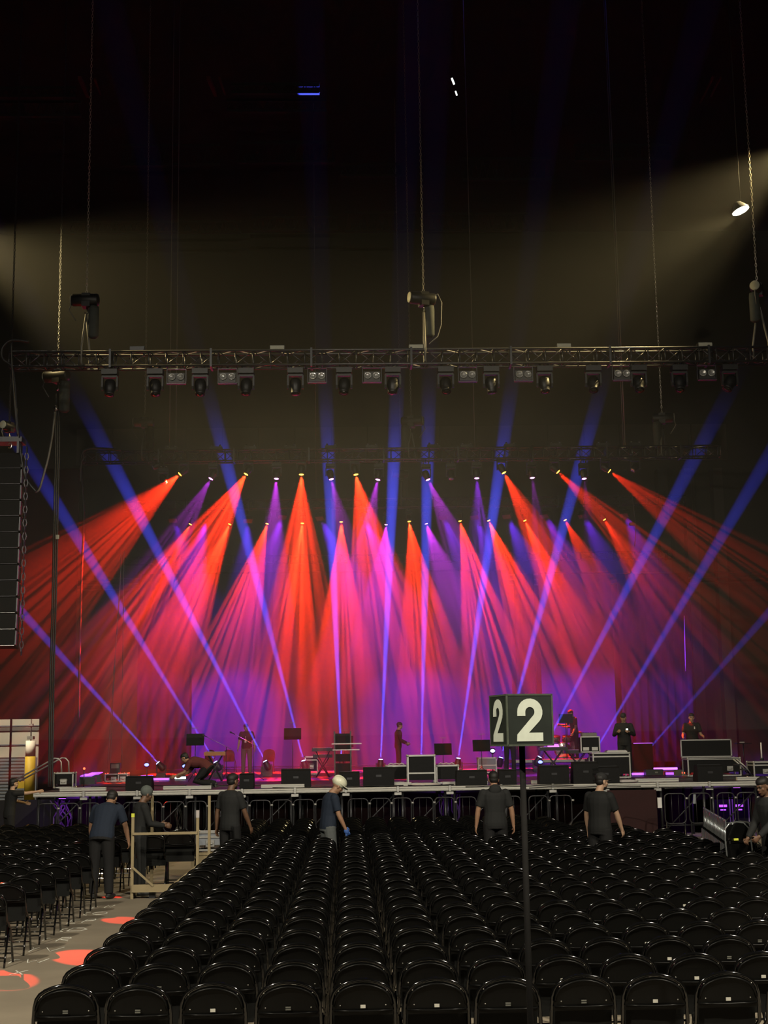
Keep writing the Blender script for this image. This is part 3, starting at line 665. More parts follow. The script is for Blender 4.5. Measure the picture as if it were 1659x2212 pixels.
# stuff under the stage: purple lit ballast
for k, (px, w) in enumerate(((125, .25), (140, .2), (385, .1), (960, .15), (985, .12), (1565, .3), (1600, .3))):
    p = at(px, 1740, 35.8)
    if k in (5, 6):
        t = thing('road_case', 'purple lit case under the right end of the stage, %s' % ('left' if k == 5 else 'right'), 'case', (p.x, 36.2, 0), 0, 'cases under the stage')
        MB().box((0, 0, .45), (.5, .5, .9)).obj('body', 'black_laminate', t); e = MB()
        for sx in (-1, 1):
            for sz in (0.02, .88): e.box((0, -.25, sz), (.5, .03, .03))
            e.box((sx*.24, -.25, .45), (.03, .03, .9))
        e.obj('edging', 'alu', t); e = MB(); e.box((0, -.26, .7), (.2, .01, .06)); e.box((0, -.26, .6), (.14, .01, .03)); e.obj('plate', 'purple_glow', t)  # plate marks glow purple by themselves
    else:
        t = thing('cable_heap', 'purple lit bundle of cables under the stage, %s from the left' % ORD[k], 'cables', (p.x, 35.9, 0), 0, 'cable bundles under the stage')
        for j in range(5):
            MB().tube([(random.uniform(-w, w), 0, 1.1), (random.uniform(-w, w), -.1, .7), (random.uniform(-w, w), .05, .35), (random.uniform(-w*1.5, w*1.5), -.1, .02)], .02, 5).obj('strand', 'cable_grey', t)
for px, W, lb in ((140, 60, 'left'), (975, 14, 'middle'), (1585, 40, 'right')):
    p = at(px, 1720, 35.3)
    t = thing('work_lamp', 'small violet lamp clamped under the stage deck, '+lb, 'lamp', (p.x, 35.0, DECK-.15), 0, 'violet lamps under the stage')
    MB().box((0, 0, 0), (.2, .1, .06)).obj('housing', 'black_plastic', t); MB().box((0, 0, -.034), (.16, .07, .01)).obj('lens', 'led_violet_bright', t)
    spot((p.x, 35.0, DECK-.2), (p.x, 36.1, .1), 60, (.35, .06, 1), W, t, .5, .06)

# backdrop
YC = 62.9
def panel(px0, px1, py0, m, label):
    a = at(px0, py0, YC); b = at(px1, 1500, YC)
    t = thing('backdrop_panel', label, 'backdrop', ((a.x+b.x)/2, YC+.1, DECK), 0, 'tall backdrop panels behind the stage')
    w = b.x-a.x; h = a.z-DECK
    MB().box((0, 0, h/2), (w, .05, h)).obj('cloth', m, t)
    MB().cyl((-w/2, 0, h), (w/2, 0, h), .05, 6).obj('top_pipe', 'dark_metal', t); MB().cyl((-w/2, 0, .05), (w/2, 0, .05), .04, 6).obj('bottom_pipe', 'dark_metal', t)
panel(416, 1107, 1238, 'cyc', 'wide pale backdrop lit purple behind the band gear')
panel(1163, 1330, 1238, 'cyc', 'narrow pale backdrop lit violet at the right')
def drapes(px0, px1, py0, label, Y=63.3):
    a = at(px0, py0, Y); b = at(px1, 1500, Y); n = max(6, int((b.x-a.x)/.12)); vs = []; 
    for i in range(n+1):
        x = a.x+(b.x-a.x)*i/n; y = Y+.07*math.sin(i*1.9)+.04*math.sin(i*.7); vs += [(x, y, DECK), (x, y, a.z), (x, y+.03, a.z), (x, y+.03, DECK)]
    fs = []
    for i in range(n):
        for q in range(4): fs.append((i*4+q, i*4+(q+1) % 4, (i+1)*4+(q+1) % 4, (i+1)*4+q))
    fs += [(0, 1, 2, 3), (n*4+3, n*4+2, n*4+1, n*4)]
    return tag(MB().add(vs, fs, True).obj('drape', 'drape'), label, 'drape', 'black stage drapes')
drapes(300, 413, 1240, 'black stage drape left of the wide purple backdrop')
drapes(1109, 1161, 1240, 'narrow black drape between the two backdrops')
drapes(1332, 1500, 1240, 'wide black drape right of the violet backdrop')

# ------------------------------------------------------------------ barriers
def barrier(px0, px1, label, Y=32.3):
    a = at(px0, 1718, Y).x; b = at(px1, 1718, Y).x; t = thing('steel_barrier', label, 'barrier', ((a+b)/2, Y, 0), 0, 'steel barriers in front of the stage'); w = (b-a)/2-.02
    z0, z1, r = .50, 1.17, .1
    pts = []
    for (cx, cz, a0) in ((w-r, z1-r, 0), (-w+r, z1-r, 90), (-w+r, z0+r, 180), (w-r, z0+r, 270)):
        for q in (0, 30, 60, 90):
            an = math.radians(a0+q); pts.append((cx+r*math.cos(an), 0, cz+r*math.sin(an)))
    MB().tube(pts, .017, 6, closed=True).obj('frame', 'dark_metal', t)
    v = MB()
    for i in range(1, 3): v.cyl((-w+2*w*i/3, 0, z0), (-w+2*w*i/3, 0, z1), .007, 5)
    v.obj('bars', 'dark_metal', t)
    for sx in (-1, 1): MB().tube([(sx*(w-.03), 0, z0+.05), (sx*(w-.03), 0, .06), (sx*(w-.03), -.2, .015)], .016, 6).obj('foot', 'dark_metal', t)
    MB().cyl((w, 0, 1.06), (w+.06, 0, 1.06), .025, 8).obj('hinge', 'alu', t)
xs = [80, 126, 172, 218, 264, 308, 352, 400, 448, 492, 538, 586, 632, 680, 728, 750, 797, 845, 890, 937, 983, 1030, 1078, 1126, 1140, 1185, 1236]
for i in range(len(xs)-1):
    if xs[i+1]-xs[i] > 30: barrier(xs[i], xs[i+1], 'thin steel barrier before the stage, %s from the left' % ORD[i])
for i, (a, b) in enumerate(((1433, 1482), (1486, 1536), (1547, 1588), (1590, 1636))): barrier(a, b, 'thin steel barrier by the folded chairs, %s of the right group' % ORD[i])
t = thing('stage_side_panel', 'board painted with the red stage light closing the stage front at the right', 'board', (at(1366, 1740, 33.6).x, 33.6, 0))
MB().box((0, 0, .62), (1.17, .04, 1.2)).obj('panel', 'skirt_redlight_tint', t)
p = at(1425, 1734, 33.5); tag(MB().box((0, 0, 0), (.10, .02, .24)).obj('paper_notice', 'paper', loc=p), 'small pale upright notice taped to a stage leg', 'notice')
p = at(1500, 1726, 33.5); tag(MB().box((0, 0, 0), (.06, .02, .22)).obj('tape_strip', 'grey_blue', loc=p, rot=(0, .1, 0)), 'light blue strip of tape hanging under the stage', 'tape')

# ------------------------------------------------------------------ stage equipment
def flight_case(px, py, w, h, d, label, yaw=0, inner='black_laminate', z=None, handles=1, Y=None, name='flight_case', group='flight cases on the stage', split=.62, mark=False):
    p = on(px, py, DECK if z is None else z) if Y is None else Vector((at(px, py, Y).x, Y, DECK if z is None else z))
    t = thing(name, label, 'case', p, yaw, group)
    MB().box((0, 0, h/2+.06), (w-.02, d-.02, h-.14)).obj('body', inner, t)
    e = MB(); r = .022; z0, z1 = .0+.04, h
    for zz in (z0, z1, z0+(h-z0)*split) if split else (z0, z1):
        for sy in (-1, 1): e.box((0, sy*d/2, zz), (w, .02, r*1.6))
        for sx in (-1, 1): e.box((sx*w/2, 0, zz), (.02, d, r*1.6))
    for sx in (-1, 1):
        for sy in (-1, 1): e.box((sx*w/2, sy*d/2, (z0+z1)/2), (r*1.5, r*1.5, z1-z0))
    e.obj('edging', 'alu', t)
    c = MB()
    for sx in (-1, 1):
        for sy in (-1, 1):
            for zz in (z0, z1): c.ell((sx*w/2, sy*d/2, zz), (.032, .032, .032), None, 8, 6)
    c.obj('corners', 'alu', t)
    for i in range(handles):
        hx = 0 if handles == 1 else (-w*.3 if i == 0 else w*.3)
        f = MB(); f.box((hx, -d/2-.006, h*.45), (.16, .01, .12)); f.tube([(hx-.05, -d/2-.02, h*.48), (hx-.05, -d/2-.035, h*.42), (hx+.05, -d/2-.035, h*.42), (hx+.05, -d/2-.02, h*.48)], .008, 5)
        f.obj('handle', 'alu', t)
    for sx in (-1, 1): MB().cyl((sx*(w/2-.07)-.02, -d/2+.07, .035), (sx*(w/2-.07)+.02, -d/2+.07, .035), .035, 10).obj('caster', 'black_plastic', t)
    if mark:
        g = MB()
        for k, (ww, zz) in enumerate(((.16, .62), (.2, .57), (.12, .52), (.07, .42))): g.box((0, -d/2+.002, h*zz), (ww, .012, .022))
        g.obj('white_print', 'cable_grey', t)
    return t
def wedge(px, py, w, label, h=.42, d=.5, yaw=0, z=None):
    p = on(px, py, DECK if z is None else z); t = thing('stage_monitor', label, 'loudspeaker', p, yaw, 'floor monitor wedges on the stage')
    prof = [(-d/2, 0), (d/2, 0), (d/2, .12), (d*.1, h), (-d*.42, h), (-d/2, h*.9)]   # (y, z)
    vs = [(sx*w/2, y, zz) for sx in (-1, 1) for y, zz in prof]; n = len(prof)
    fs = [tuple(range(n)), tuple(range(2*n-1, n-1, -1))]+[(i, (i+1) % n, (i+1) % n+n, i+n) for i in range(n)]
    MB().add(vs, fs).obj('cabinet', 'black_laminate', t)
    a = Vector((0, d/2, .12)); b = Vector((0, d*.1, h)); m = (a+b)/2; an = math.atan2((b-a).z, (b-a).y)
    MB().box((0, 0, 0), (w*.94, (b-a).length*.94, .012)).obj('grille', 'speaker_black', t, (0, m.y+.012, m.z+.008), (an, 0, 0))
    MB().box((0, -d/2-.004, h*.55), (.13, .012, .05)).obj('handle', 'dark_metal', t)
    MB().box((0, -d*.2, h+.004), (w*.9, .03, .008)).obj('top_strip', 'dark_metal', t)
    return t
def music_stand(px, py, Y, hgt, label, w=.52):
    p = at(px, py, Y); p.z = DECK; t = thing('music_stand', label, 'music stand', p, 0, 'black music stands on the stage')
    d = MB(); d.box((0, 0, hgt), (w, .015, .34), (-.25, 0, 0)); d.box((0, -.03, hgt-.17), (w, .06, .012)); d.obj('desk', 'speaker_black', t)
    MB().cyl((0, .01, .25), (0, .01, hgt-.05), .012, 8).obj('pole', 'dark_metal', t)
    for k in range(3):
        a = 2*math.pi*k/3+.5; MB().tube([(0, .01, .3), (.25*math.cos(a), .25*math.sin(a), .01)], .01, 5).obj('leg', 'dark_metal', t)
    l = MB(); l.tube([(0, 0, hgt+.15), (0, -.04, hgt+.3), (.0, -.08, hgt+.33)], .006, 5); l.box((0, -.09, hgt+.33), (.2, .05, .02)); l.obj('reading_light', 'cable_grey', t)
    return t
def mic_stand(px, py, Y, hgt, bx, bz, label):
    p = at(px, py, Y); p.z = DECK; t = thing('microphone_stand', label, 'microphone stand', p, 0, 'microphone stands on the stage')
    MB().cyl((0, 0, .1), (0, 0, hgt), .011, 6).obj('pole', 'dark_metal', t)
    MB().tube([(-bx*.3, 0, hgt-bz*.3), (bx, -.05, hgt+bz)], .008, 5).obj('boom', 'alu', t)
    MB().lathe([(.01, 0), (.016, .1), (.027, .12), (.027, .15), (.01, .175)], (bx, -.05, hgt+bz), (bx, -.1, bz), 8).obj('microphone', 'dark_metal', t)
    for k in range(3):
        a = 2*math.pi*k/3; MB().tube([(0, 0, .25), (.3*math.cos(a), .3*math.sin(a), .01)], .009, 5).obj('leg', 'dark_metal', t)
def keyboard(px, py, Y, w, hgt, label, m='black_plastic', yaw=0, paper=False):
    p = at(px, py, Y); p.z = DECK; t = thing('keyboard', label, 'keyboard', p, yaw, 'keyboards on stands')
    MB().box((0, 0, hgt), (w, .34, .10)).obj('case', m, t)
    k = MB()
    for i in range(int(w*.9/.024)): k.box((-w*.45+.012+i*.024, .06, hgt+.055), (.021, .14, .012))
    k.obj('keys', 'paper', t); c = MB(); c.box((0, -.1, hgt+.053), (w*.8, .08, .006)); c.obj('controls', 'dark_metal', t)
    for sy in (-1, 1):
        for s in (-1, 1): MB().cyl((s*w*.32, sy*.12, hgt-.05), (-s*w*.32, sy*.12, .02), .015, 6).obj('leg', 'dark_metal', t)
    if paper: MB().box((0, -.05, hgt+.09), (.34, .2, .012), (.5, 0, 0)).obj('sheet', 'paper', t)
# small case with white print at the left
flight_case(140, 1704, .48, .40, .4, 'small black flight case with white print at the left stage corner', mark=True, split=None)
flight_case(248, 1690, .5, .24, .4, 'open rack case lit purple at the left of the stage', group='low rack cases', split=None)
flight_case(267, 1690, .26, .25, .3, 'narrow rack case with bright frame beside the purple lit rack', group='low rack cases', split=None, inner='dark_metal')
wedge(302, 1711, .62, 'dark monitor wedge behind the grey beanie worker', .34)
t = thing('combo_amplifier', 'small amplifier standing on the open rack case', 'amplifier', on(248, 1690, DECK)+Vector((0, .1, .27)))
MB().box((0, 0, .15), (.3, .22, .3)).obj('cabinet', 'black_plastic', t); MB().box((0, -.115, .2), (.22, .01, .12)).obj('grille', 'cable_grey', t)
for k, (px, py, w, lb) in enumerate(((190, 1697, .42, 'left'), (205, 1692, .4, 'right'))):
    t = thing('cable_crate', 'crate with coiled cable glowing purple near the left stage corner, '+lb, 'crate', on(px, py, DECK), 0, 'crates with coiled cable')
    MB().box((0, 0, .13), (w, .3, .2)).obj('crate', 'dark_metal', t)
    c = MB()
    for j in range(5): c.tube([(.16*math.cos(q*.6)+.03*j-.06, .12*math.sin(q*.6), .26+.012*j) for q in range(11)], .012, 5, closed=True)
    c.obj('coil', 'purple_glow', t)  # coiled cable glows by itself, standing in for purple light on it
t = thing('led_bar', 'dark foot bar with red and violet led at the left', 'light bar', on(181, 1706, DECK)); MB().cyl((0, 0, 0), (0, 0, .5), .012, 6).obj('pole', 'dark_metal', t); MB().ell((0, 0, .52), (.03, .03, .03)).obj('led', 'red_led', t)
for k, (px, py, w, m, lb) in enumerate(((318, 1681, .42, 'led_violet_bright', 'short bright violet light bar on the stage left'), (345, 1687, .6, 'purple_glow', 'dim purple light bar beside the leftmost blue beam'),
        (390, 1684, .36, 'tube_white', 'short whitish bar behind the kneeling man'), (1433, 1664, .95, 'led_violet_bright', 'long bright purple light bar on the right of the stage'),
        (1455, 1675, .5, 'purple_glow', 'purple light bar in front of the long one at the right'), (1376, 1676, .45, 'purple_glow', 'purple light bar at the feet of the man in dark clothes'), (1240, 1645, .4, 'purple_glow', 'low purple bar behind the keyboards'))):
    t = thing('light_bar', lb, 'light bar', on(px, py, DECK), 0, 'glowing light bars on the stage floor')
    MB().box((0, 0, .05), (w, .12, .10)).obj('housing', 'dark_metal', t); MB().box((0, -.063, .055), (w*.96, .01, .07)).obj('strip', m, t)
for k, (px, py, m) in enumerate(((317, 1652, 'led_blue'), (399, 1655, 'led_blue'), (1064, 1622, 'lens_blue'), (1167, 1646, 'led_blue'))):
    p = at(px, py, 46); t = thing('floor_par_light', 'small blue floor lamp on the stage, %s from the left' % ORD[k], 'stage light', (p.x, 46, DECK), 0, 'small blue floor lamps')
    h = p.z-DECK; MB().lathe([(.05, .12), (.09, .1), (.1, -.02), (.07, -.03)], (0, 0, h), (0, 1, 0), 12).obj('can', 'black_plastic', t); MB().box((0, .06, h/2), (.04, .05, h)).obj('stand', 'dark_metal', t)
    MB().ell((0, -.03, h), (.075, .02, .05)).obj('lens', m, t)
# left band area
music_stand(422, 1588, 41.5, 1.22, 'music stand at the far left with light above'); music_stand(632, 1578, 42.5, 1.35, 'red lit music stand in front of a blue beam')
music_stand(957, 1620, 42, .83, 'low music stand right of the tall centre case'); music_stand(1040, 1613, 42, .92, 'music stand just left of the numbered sign')
music_stand(745, 1600, 43.6, 1.1, 'music stand over the equipment rack')
keyboard(465, 1618, 41, .62, .80, 'small orange keyboard on a stand at the left', 'orange_wood'); keyboard(697, 1615, 43.5, .66, .86, 'stacked keyboard left of the equipment rack, upper one'); keyboard(697, 1625, 43.7, .60, .66, 'stacked keyboard left of the equipment rack, lower one')
mic_stand(489, 1600, 41.3, 1.0, -.55, .28, 'microphone stand with boom reaching left at the far left'); mic_stand(548, 1600, 41.8, 1.05, -.55, .3, 'microphone stand with boom in front of the lanyard man')
flight_case(673, 1674, .40, .60, .4, 'tall narrow flight case left of the equipment rack', split=.82, mark=True)
t = thing('equipment_rack', 'dark equipment rack with crossbars in the middle left of the stage', 'rack', on(741, 1682, DECK))
fr = MB()
for sx in (-1, 1):
    for sy in (-1, 1): fr.box((sx*.24, sy*.2, .7), (.04, .04, 1.4))
fr.obj('frame', 'dark_metal', t)
for k, (z, h) in enumerate(((.25, .4), (.62, .22), (.92, .16), (1.18, .3))): MB().box((0, 0, z), (.46, .4, h)).obj('rack_unit', 'black_laminate', t)
MB().box((.12, -.22, 1.03), (.9, .03, .03)).obj('crossbar', 'alu', t); MB().box((.1, -.22, .85), (.8, .03, .03)).obj('lower_crossbar', 'alu', t)
wedge(640, 1700, .72, 'monitor wedge with pale strip in front of the narrow case', .44); wedge(534, 1703, .34, 'small dark monitor behind the worker in black tee', .36); wedge(755, 1699, .5, 'dark monitor wedge just behind the white hard hat', .36)
wedge(818, 1698, .76, 'monitor wedge left of the centre cases', .46); wedge(1018, 1698, .74, 'monitor wedge right of the centre cases', .36); wedge(1095, 1696, .42, 'small monitor left of the sign pole', .36)
wedge(1195, 1696, .72, 'monitor wedge right of the sign pole', .44); wedge(1263, 1695, .62, 'monitor wedge in front of the large case', .52); wedge(1306, 1700, .66, 'monitor wedge behind the worker in black cap', .40); wedge(1530, 1697, .62, 'monitor wedge in front of the open trunk', .40)
flight_case(858, 1694, .54, .46, .45, 'black box case left of the tall centre case', split=None, inner='black_laminate', group='centre cases', handles=0)
flight_case(910, 1696, .66, .72, .5, 'tall centre flight case with bright frame on the stage edge', split=.38, group='centre cases', handles=0)
flight_case(966, 1694, .54, .46, .45, 'black box case right of the tall centre case', split=None, group='centre cases', handles=0)
for px, lb in ((857, 'left'), (965, 'right')):
    p = on(px, 1694, DECK)+Vector((0, 0, .49)); t = thing('cable_snake', 'folded cable lying on the black box case, '+lb, 'cable', p, 0, 'cables on the centre cases')
    MB().tube([(-.2, 0, .0), (-.14, .02, .035), (-.08, 0, .01), (0, .03, .03), (.08, 0, .01), (.14, .02, .035), (.2, 0, 0)], .016, 6).obj('loop', 'cloth_light', t)
tag(MB().ell((0, 0, .03), (.38, .12, .035)).obj('cloth', 'cloth_light', loc=on(920, 1702, DECK)), 'pink lit folded cloth on the stage edge before the tall case', 'cloth')
tag(MB().ell((0, 0, .03), (.32, .12, .045)).obj('cloth', 'cloth_light', loc=on(1352, 1698, DECK)), 'purple lit folded cloth on the stage edge at the right', 'cloth')
tag(MB().ell((0, 0, .06), (.14, .1, .09)).obj('cloth', 'cloth_light', loc=on(1254, 1697, DECK)), 'crumpled orange lit cloth on the stage edge', 'cloth')
flight_case(1052, 1671, .58, .50, .4, 'see-through framed case behind the music stand left of the sign', split=.5, inner='grey_blue', handles=0, group='cases behind the music stand')
# drum riser and kit
RZ = DECK+.36
a = at(1108, 1640, 50).x; b = at(1352, 1640, 50).x
t = thing('drum_riser', 'low drum riser with white front edge', 'riser', ((a+b)/2, 50, DECK)); w = b-a
MB().box((0, 1.2, .30), (w, 2.4, .10)).obj('platform', 'deck_black', t); MB().box((0, -.03, .31), (w, .05, .09)).obj('edge_rail', 'alu_rail', t)
for sx in (-.48, -.16, .16, .48): MB().cyl((sx*w, .1, 0), (sx*w, .1, .25), .03, 8).obj('leg', 'dark_metal', t)
dx = at(1215, 1600, 51).x
def drum(x, y, z, r, h, ax, name, label):
    t = thing(name, label, 'drum', (x, y, z), 0, 'parts of the drum kit')
    MB().lathe([(r, -h/2), (r, h/2)], axis=ax, n=20).obj('shell', 'drum_wrap', t)
    for s in (-1, 1): MB().lathe([(r, s*h/2-.015), (r+.012, s*h/2-.01), (r+.012, s*h/2+.01), (r-.01, s*h/2+.015)], axis=ax, n=20).obj('hoop', 'chrome', t)
    lg = MB(); A = Vector(ax).normalized(); q = A.to_track_quat('Z', 'Y').to_matrix()
    for k in range(6):
        v = q @ Vector((math.cos(k*1.047)*(r+.012), math.sin(k*1.047)*(r+.012), 0)); lg.cyl(v-A*h*.35, v+A*h*.35, .009, 5)
    lg.obj('lugs', 'chrome', t)
drum(dx, 51, RZ+.30, .28, .4, (0, 1, .02), 'bass_drum', 'bass drum of the kit, standing on the riser'); drum(dx-.22, 51.1, RZ+.72, .15, .2, (0, -.3, 1), 'tom_drum', 'left rack tom above the bass drum')
drum(dx+.16, 51.1, RZ+.72, .15, .2, (0, -.3, 1), 'tom_drum', 'right rack tom above the bass drum'); drum(dx+.5, 51.3, RZ+.40, .2, .4, (0, 0, 1), 'floor_tom', 'floor tom at the right of the kit'); drum(dx-.42, 51.5, RZ+.55, .18, .15, (0, 0, 1), 'snare_drum', 'snare drum at the left of the kit')
for k, (xx, zz, lb) in enumerate(((-.55, 1.05, 'left cymbal on a chrome stand'), (.25, 1.15, 'middle cymbal on a chrome stand'), (.62, .95, 'right cymbal on a chrome stand'))):
    t = thing('cymbal', lb, 'cymbal', (dx+xx, 51.4, RZ), 0, 'cymbals of the drum kit')
    MB().lathe([(.2, 0), (.05, .025), (.03, .045), (0, .05)], (0, 0, zz), (0.1, -.25, 1), 20).obj('plate', 'cymbal', t); MB().cyl((0, 0, .15), (0, 0, zz), .011, 6).obj('pole', 'chrome', t)
    for j in range(3): MB().cyl((0, 0, .35), (.22*math.cos(j*2.1), .22*math.sin(j*2.1), .01), .009, 5).obj('leg', 'chrome', t)
t = thing('video_screen', 'dark flat screen on a pole in front of the drummer', 'screen', (at(1222, 1550, 50.2).x, 50.2, RZ)); h = at(1222, 1552, 50.2).z-RZ
MB().box((0, 0, h), (.5, .04, .32)).obj('panel', 'black_panel', t); MB().cyl((0, .03, 0), (0, .03, h), .015, 6).obj('pole', 'dark_metal', t)
keyboard(1195, 1630, 42.5, .85, .78, 'black keyboard with pink lit sheet music', paper=True); keyboard(1246, 1628, 43.2, .75, .68, 'black keyboard beside the one with sheet music')
# right side
flight_case(1318, 1682, .98, .68, .6, 'large black flight case at the right of the keyboards', split=.86, mark=False, handles=0)
p = on(1318, 1682, DECK)
t = thing('rack_case', 'open rack case with two silver units on the large case', 'case', p+Vector((-.52, .1, .71)), 0, 'rack cases')
MB().box((0, .02, .2), (.5, .4, .4)).obj('body', 'black_laminate', t); e = MB()
for sx in (-1, 1): e.box((sx*.25, -.2, .2), (.03, .03, .42))
for zz in (.0, .4): e.box((0, -.2, zz+.01), (.52, .03, .03))
e.obj('edging', 'alu', t)
for k in (-1, 1): MB().box((k*.12, -.2, .09), (.16, .03, .09)).obj('rack_unit', 'alu', t)
t = thing('mixer', 'small grey mixer on top of the open rack case', 'mixer', p+Vector((-.52, .1, 1.13))); MB().box((0, 0, .05), (.4, .3, .09)).obj('body', 'cable_grey', t)
kn = MB()
for i in range(8): kn.box((-.16+i*.045, -.1, .1), (.02, .05, .02))
kn.obj('knobs', 'dark_metal', t)
t = thing('white_folder', 'white flat folder lying on the large case', 'folder', p+Vector((.18, .0, .70))); MB().box((0, 0, .02), (.55, .4, .03)).obj('cover', 'white_case', t); MB().box((0, 0, .045), (.5, .36, .02)).obj('lid', 'alu', t)
# open trunk
q = on(1538, 1678, DECK)
flight_case(1538, 1678, 1.42, .50, .6, 'long open trunk at the right of the stage, with raised lid', split=.95, handles=2)
trunk = [o for o in C.objects if o.get('label', '').startswith('long open trunk')][0]
lid = MB(); lid.box((-.06, .30, .76), (1.36, .10, .46)); lo = lid.obj('lid', 'black_laminate', trunk); e = MB()
for zz in (.54, .99): e.box((-.06, .235, zz), (1.4, .03, .03))
for sx in (-.75, .63): e.box((sx, .235, .765), (.03, .03, .47))
e.obj('lid_edging', 'alu', lo)
c2 = flight_case(1648, 1682, .6, .42, .6, 'flight case at the right edge of the stage', split=.8)
t = thing('upright_pole', 'shiny white pole standing on the right edge case', 'pole', on(1648, 1682, DECK)+Vector((0, 0, .46))); MB().cyl((0, 0, 0), (0, 0, .45), .018, 8).obj('pole', 'paper', t); MB().cyl((0, 0, 0), (0, 0, .06), .05, 8).obj('base', 'dark_metal', t)
t = thing('stage_steps', 'small steps with pale handrail right of the open trunk', 'steps', on(1608, 1682, DECK)); 
for s in (-.16, .16): MB().tube([(-.22, s, .5), (.0, s, .3), (.2, s, .05)], .02, 6).obj('handrail', 'alu', t)
for k in range(3): MB().box((-.15+.14*k, 0, .36-.13*k), (.14, .34, .03)).obj('tread', 'dark_metal', t)
for k, (px, py, m, lb) in enumerate(((1412, 1676, 'black_plastic', 'low black amplifier head on the stage at the right'), (1470, 1677, 'cable_grey', 'small grey box with red light near the open trunk'))):
    t = thing('amplifier_head', lb, 'amplifier', on(px, py, DECK), 0, 'low boxes right of the man in dark clothes'); MB().box((0, 0, .1), (.5 if k == 0 else .3, .3, .16)).obj('case', m, t); MB().box((.05, -.155, .1), (.08, .01, .04)).obj('plate', 'red_led' if k else 'cable_grey', t)
t = thing('side_table', 'thin table with a pale tool at the far right of the stage', 'table', (at(1605, 1605, 47).x, 47, DECK)); h = at(1605, 1606, 47).z-DECK
MB().box((0, 0, h), (.5, .3, .03)).obj('top', 'dark_metal', t); MB().cyl((0, 0, 0), (0, 0, h), .02, 6).obj('pole', 'dark_metal', t)
tag(MB().box((0, 0, .02), (.16, .05, .03)).obj('hand_tool', 'paper', loc=(at(1602, 1605, 47).x, 46.95, h+DECK+.02)), 'pale hand tool lying on the thin side table', 'tool')
t = thing('speaker_stack', 'dark loudspeaker cabinet low in the purple light at the right', 'loudspeaker', on(1388, 1666, DECK)); MB().box((0, 0, .45), (.62, .5, .9)).obj('cabinet', 'speaker_black', t); MB().box((0, -.255, .9), (.62, .02, .015)).obj('trim', 'purple_glow', t)  # trim strip glows purple by itself
# cables on deck
for k in range(7):
    px = (300, 480, 700, 900, 1120, 1260, 1560)[k]
    a = on(px, 1700+random.uniform(-4, 2), DECK+.012); pts = [a+Vector((.25*i, .25*math.sin(i*1.3+k), 0)) for i in range(-5, 6)]
    tag(MB().tube(pts, .012, 5).obj('stage_cable', 'cable_black'), 'black cable snaking over the stage deck, %s from the left' % ORD[k], 'cable', 'black cables on the stage deck')
bigbox('added_spill_mask', -26, XS0+.2, 36.75, 36.82, 0, 1.10, 'drape')  # added dark sheet hiding the red splash on the floor beside the stage
# stairs handrails at the left stage corner
t = thing('stair_handrail', 'pair of bent metal handrails of the stairs at the stage left', 'handrail', (at(100, 1700, 37).x, 37, 0))
def hr(dx_, dy, px0, py0, px1, py1):
    P = [at(px0, py0, 37+dy), at(px1, py1, 37+dy), at(px1+8, py1+1, 37+dy), at(px1+14, py1+8, 37+dy), at(px1+15, py1+42, 37+dy)]
    return [p-t.location for p in P]
MB().tube(hr(0, 0, 38, 1683, 118, 1638), .022, 8).obj('rail', 'alu', t); MB().tube(hr(0, .8, 42, 1688, 134, 1637), .022, 8).obj('rail', 'alu', t)
# stairs (treads) beneath the rails
for k in range(6):
    f = k/5; p = at(44+f*84, 1716-f*6, 37.4); MB().box((p.x-t.location.x, .4, .2+f*1.0), (.28, .8, .04)).obj('tread', 'dark_metal', t)
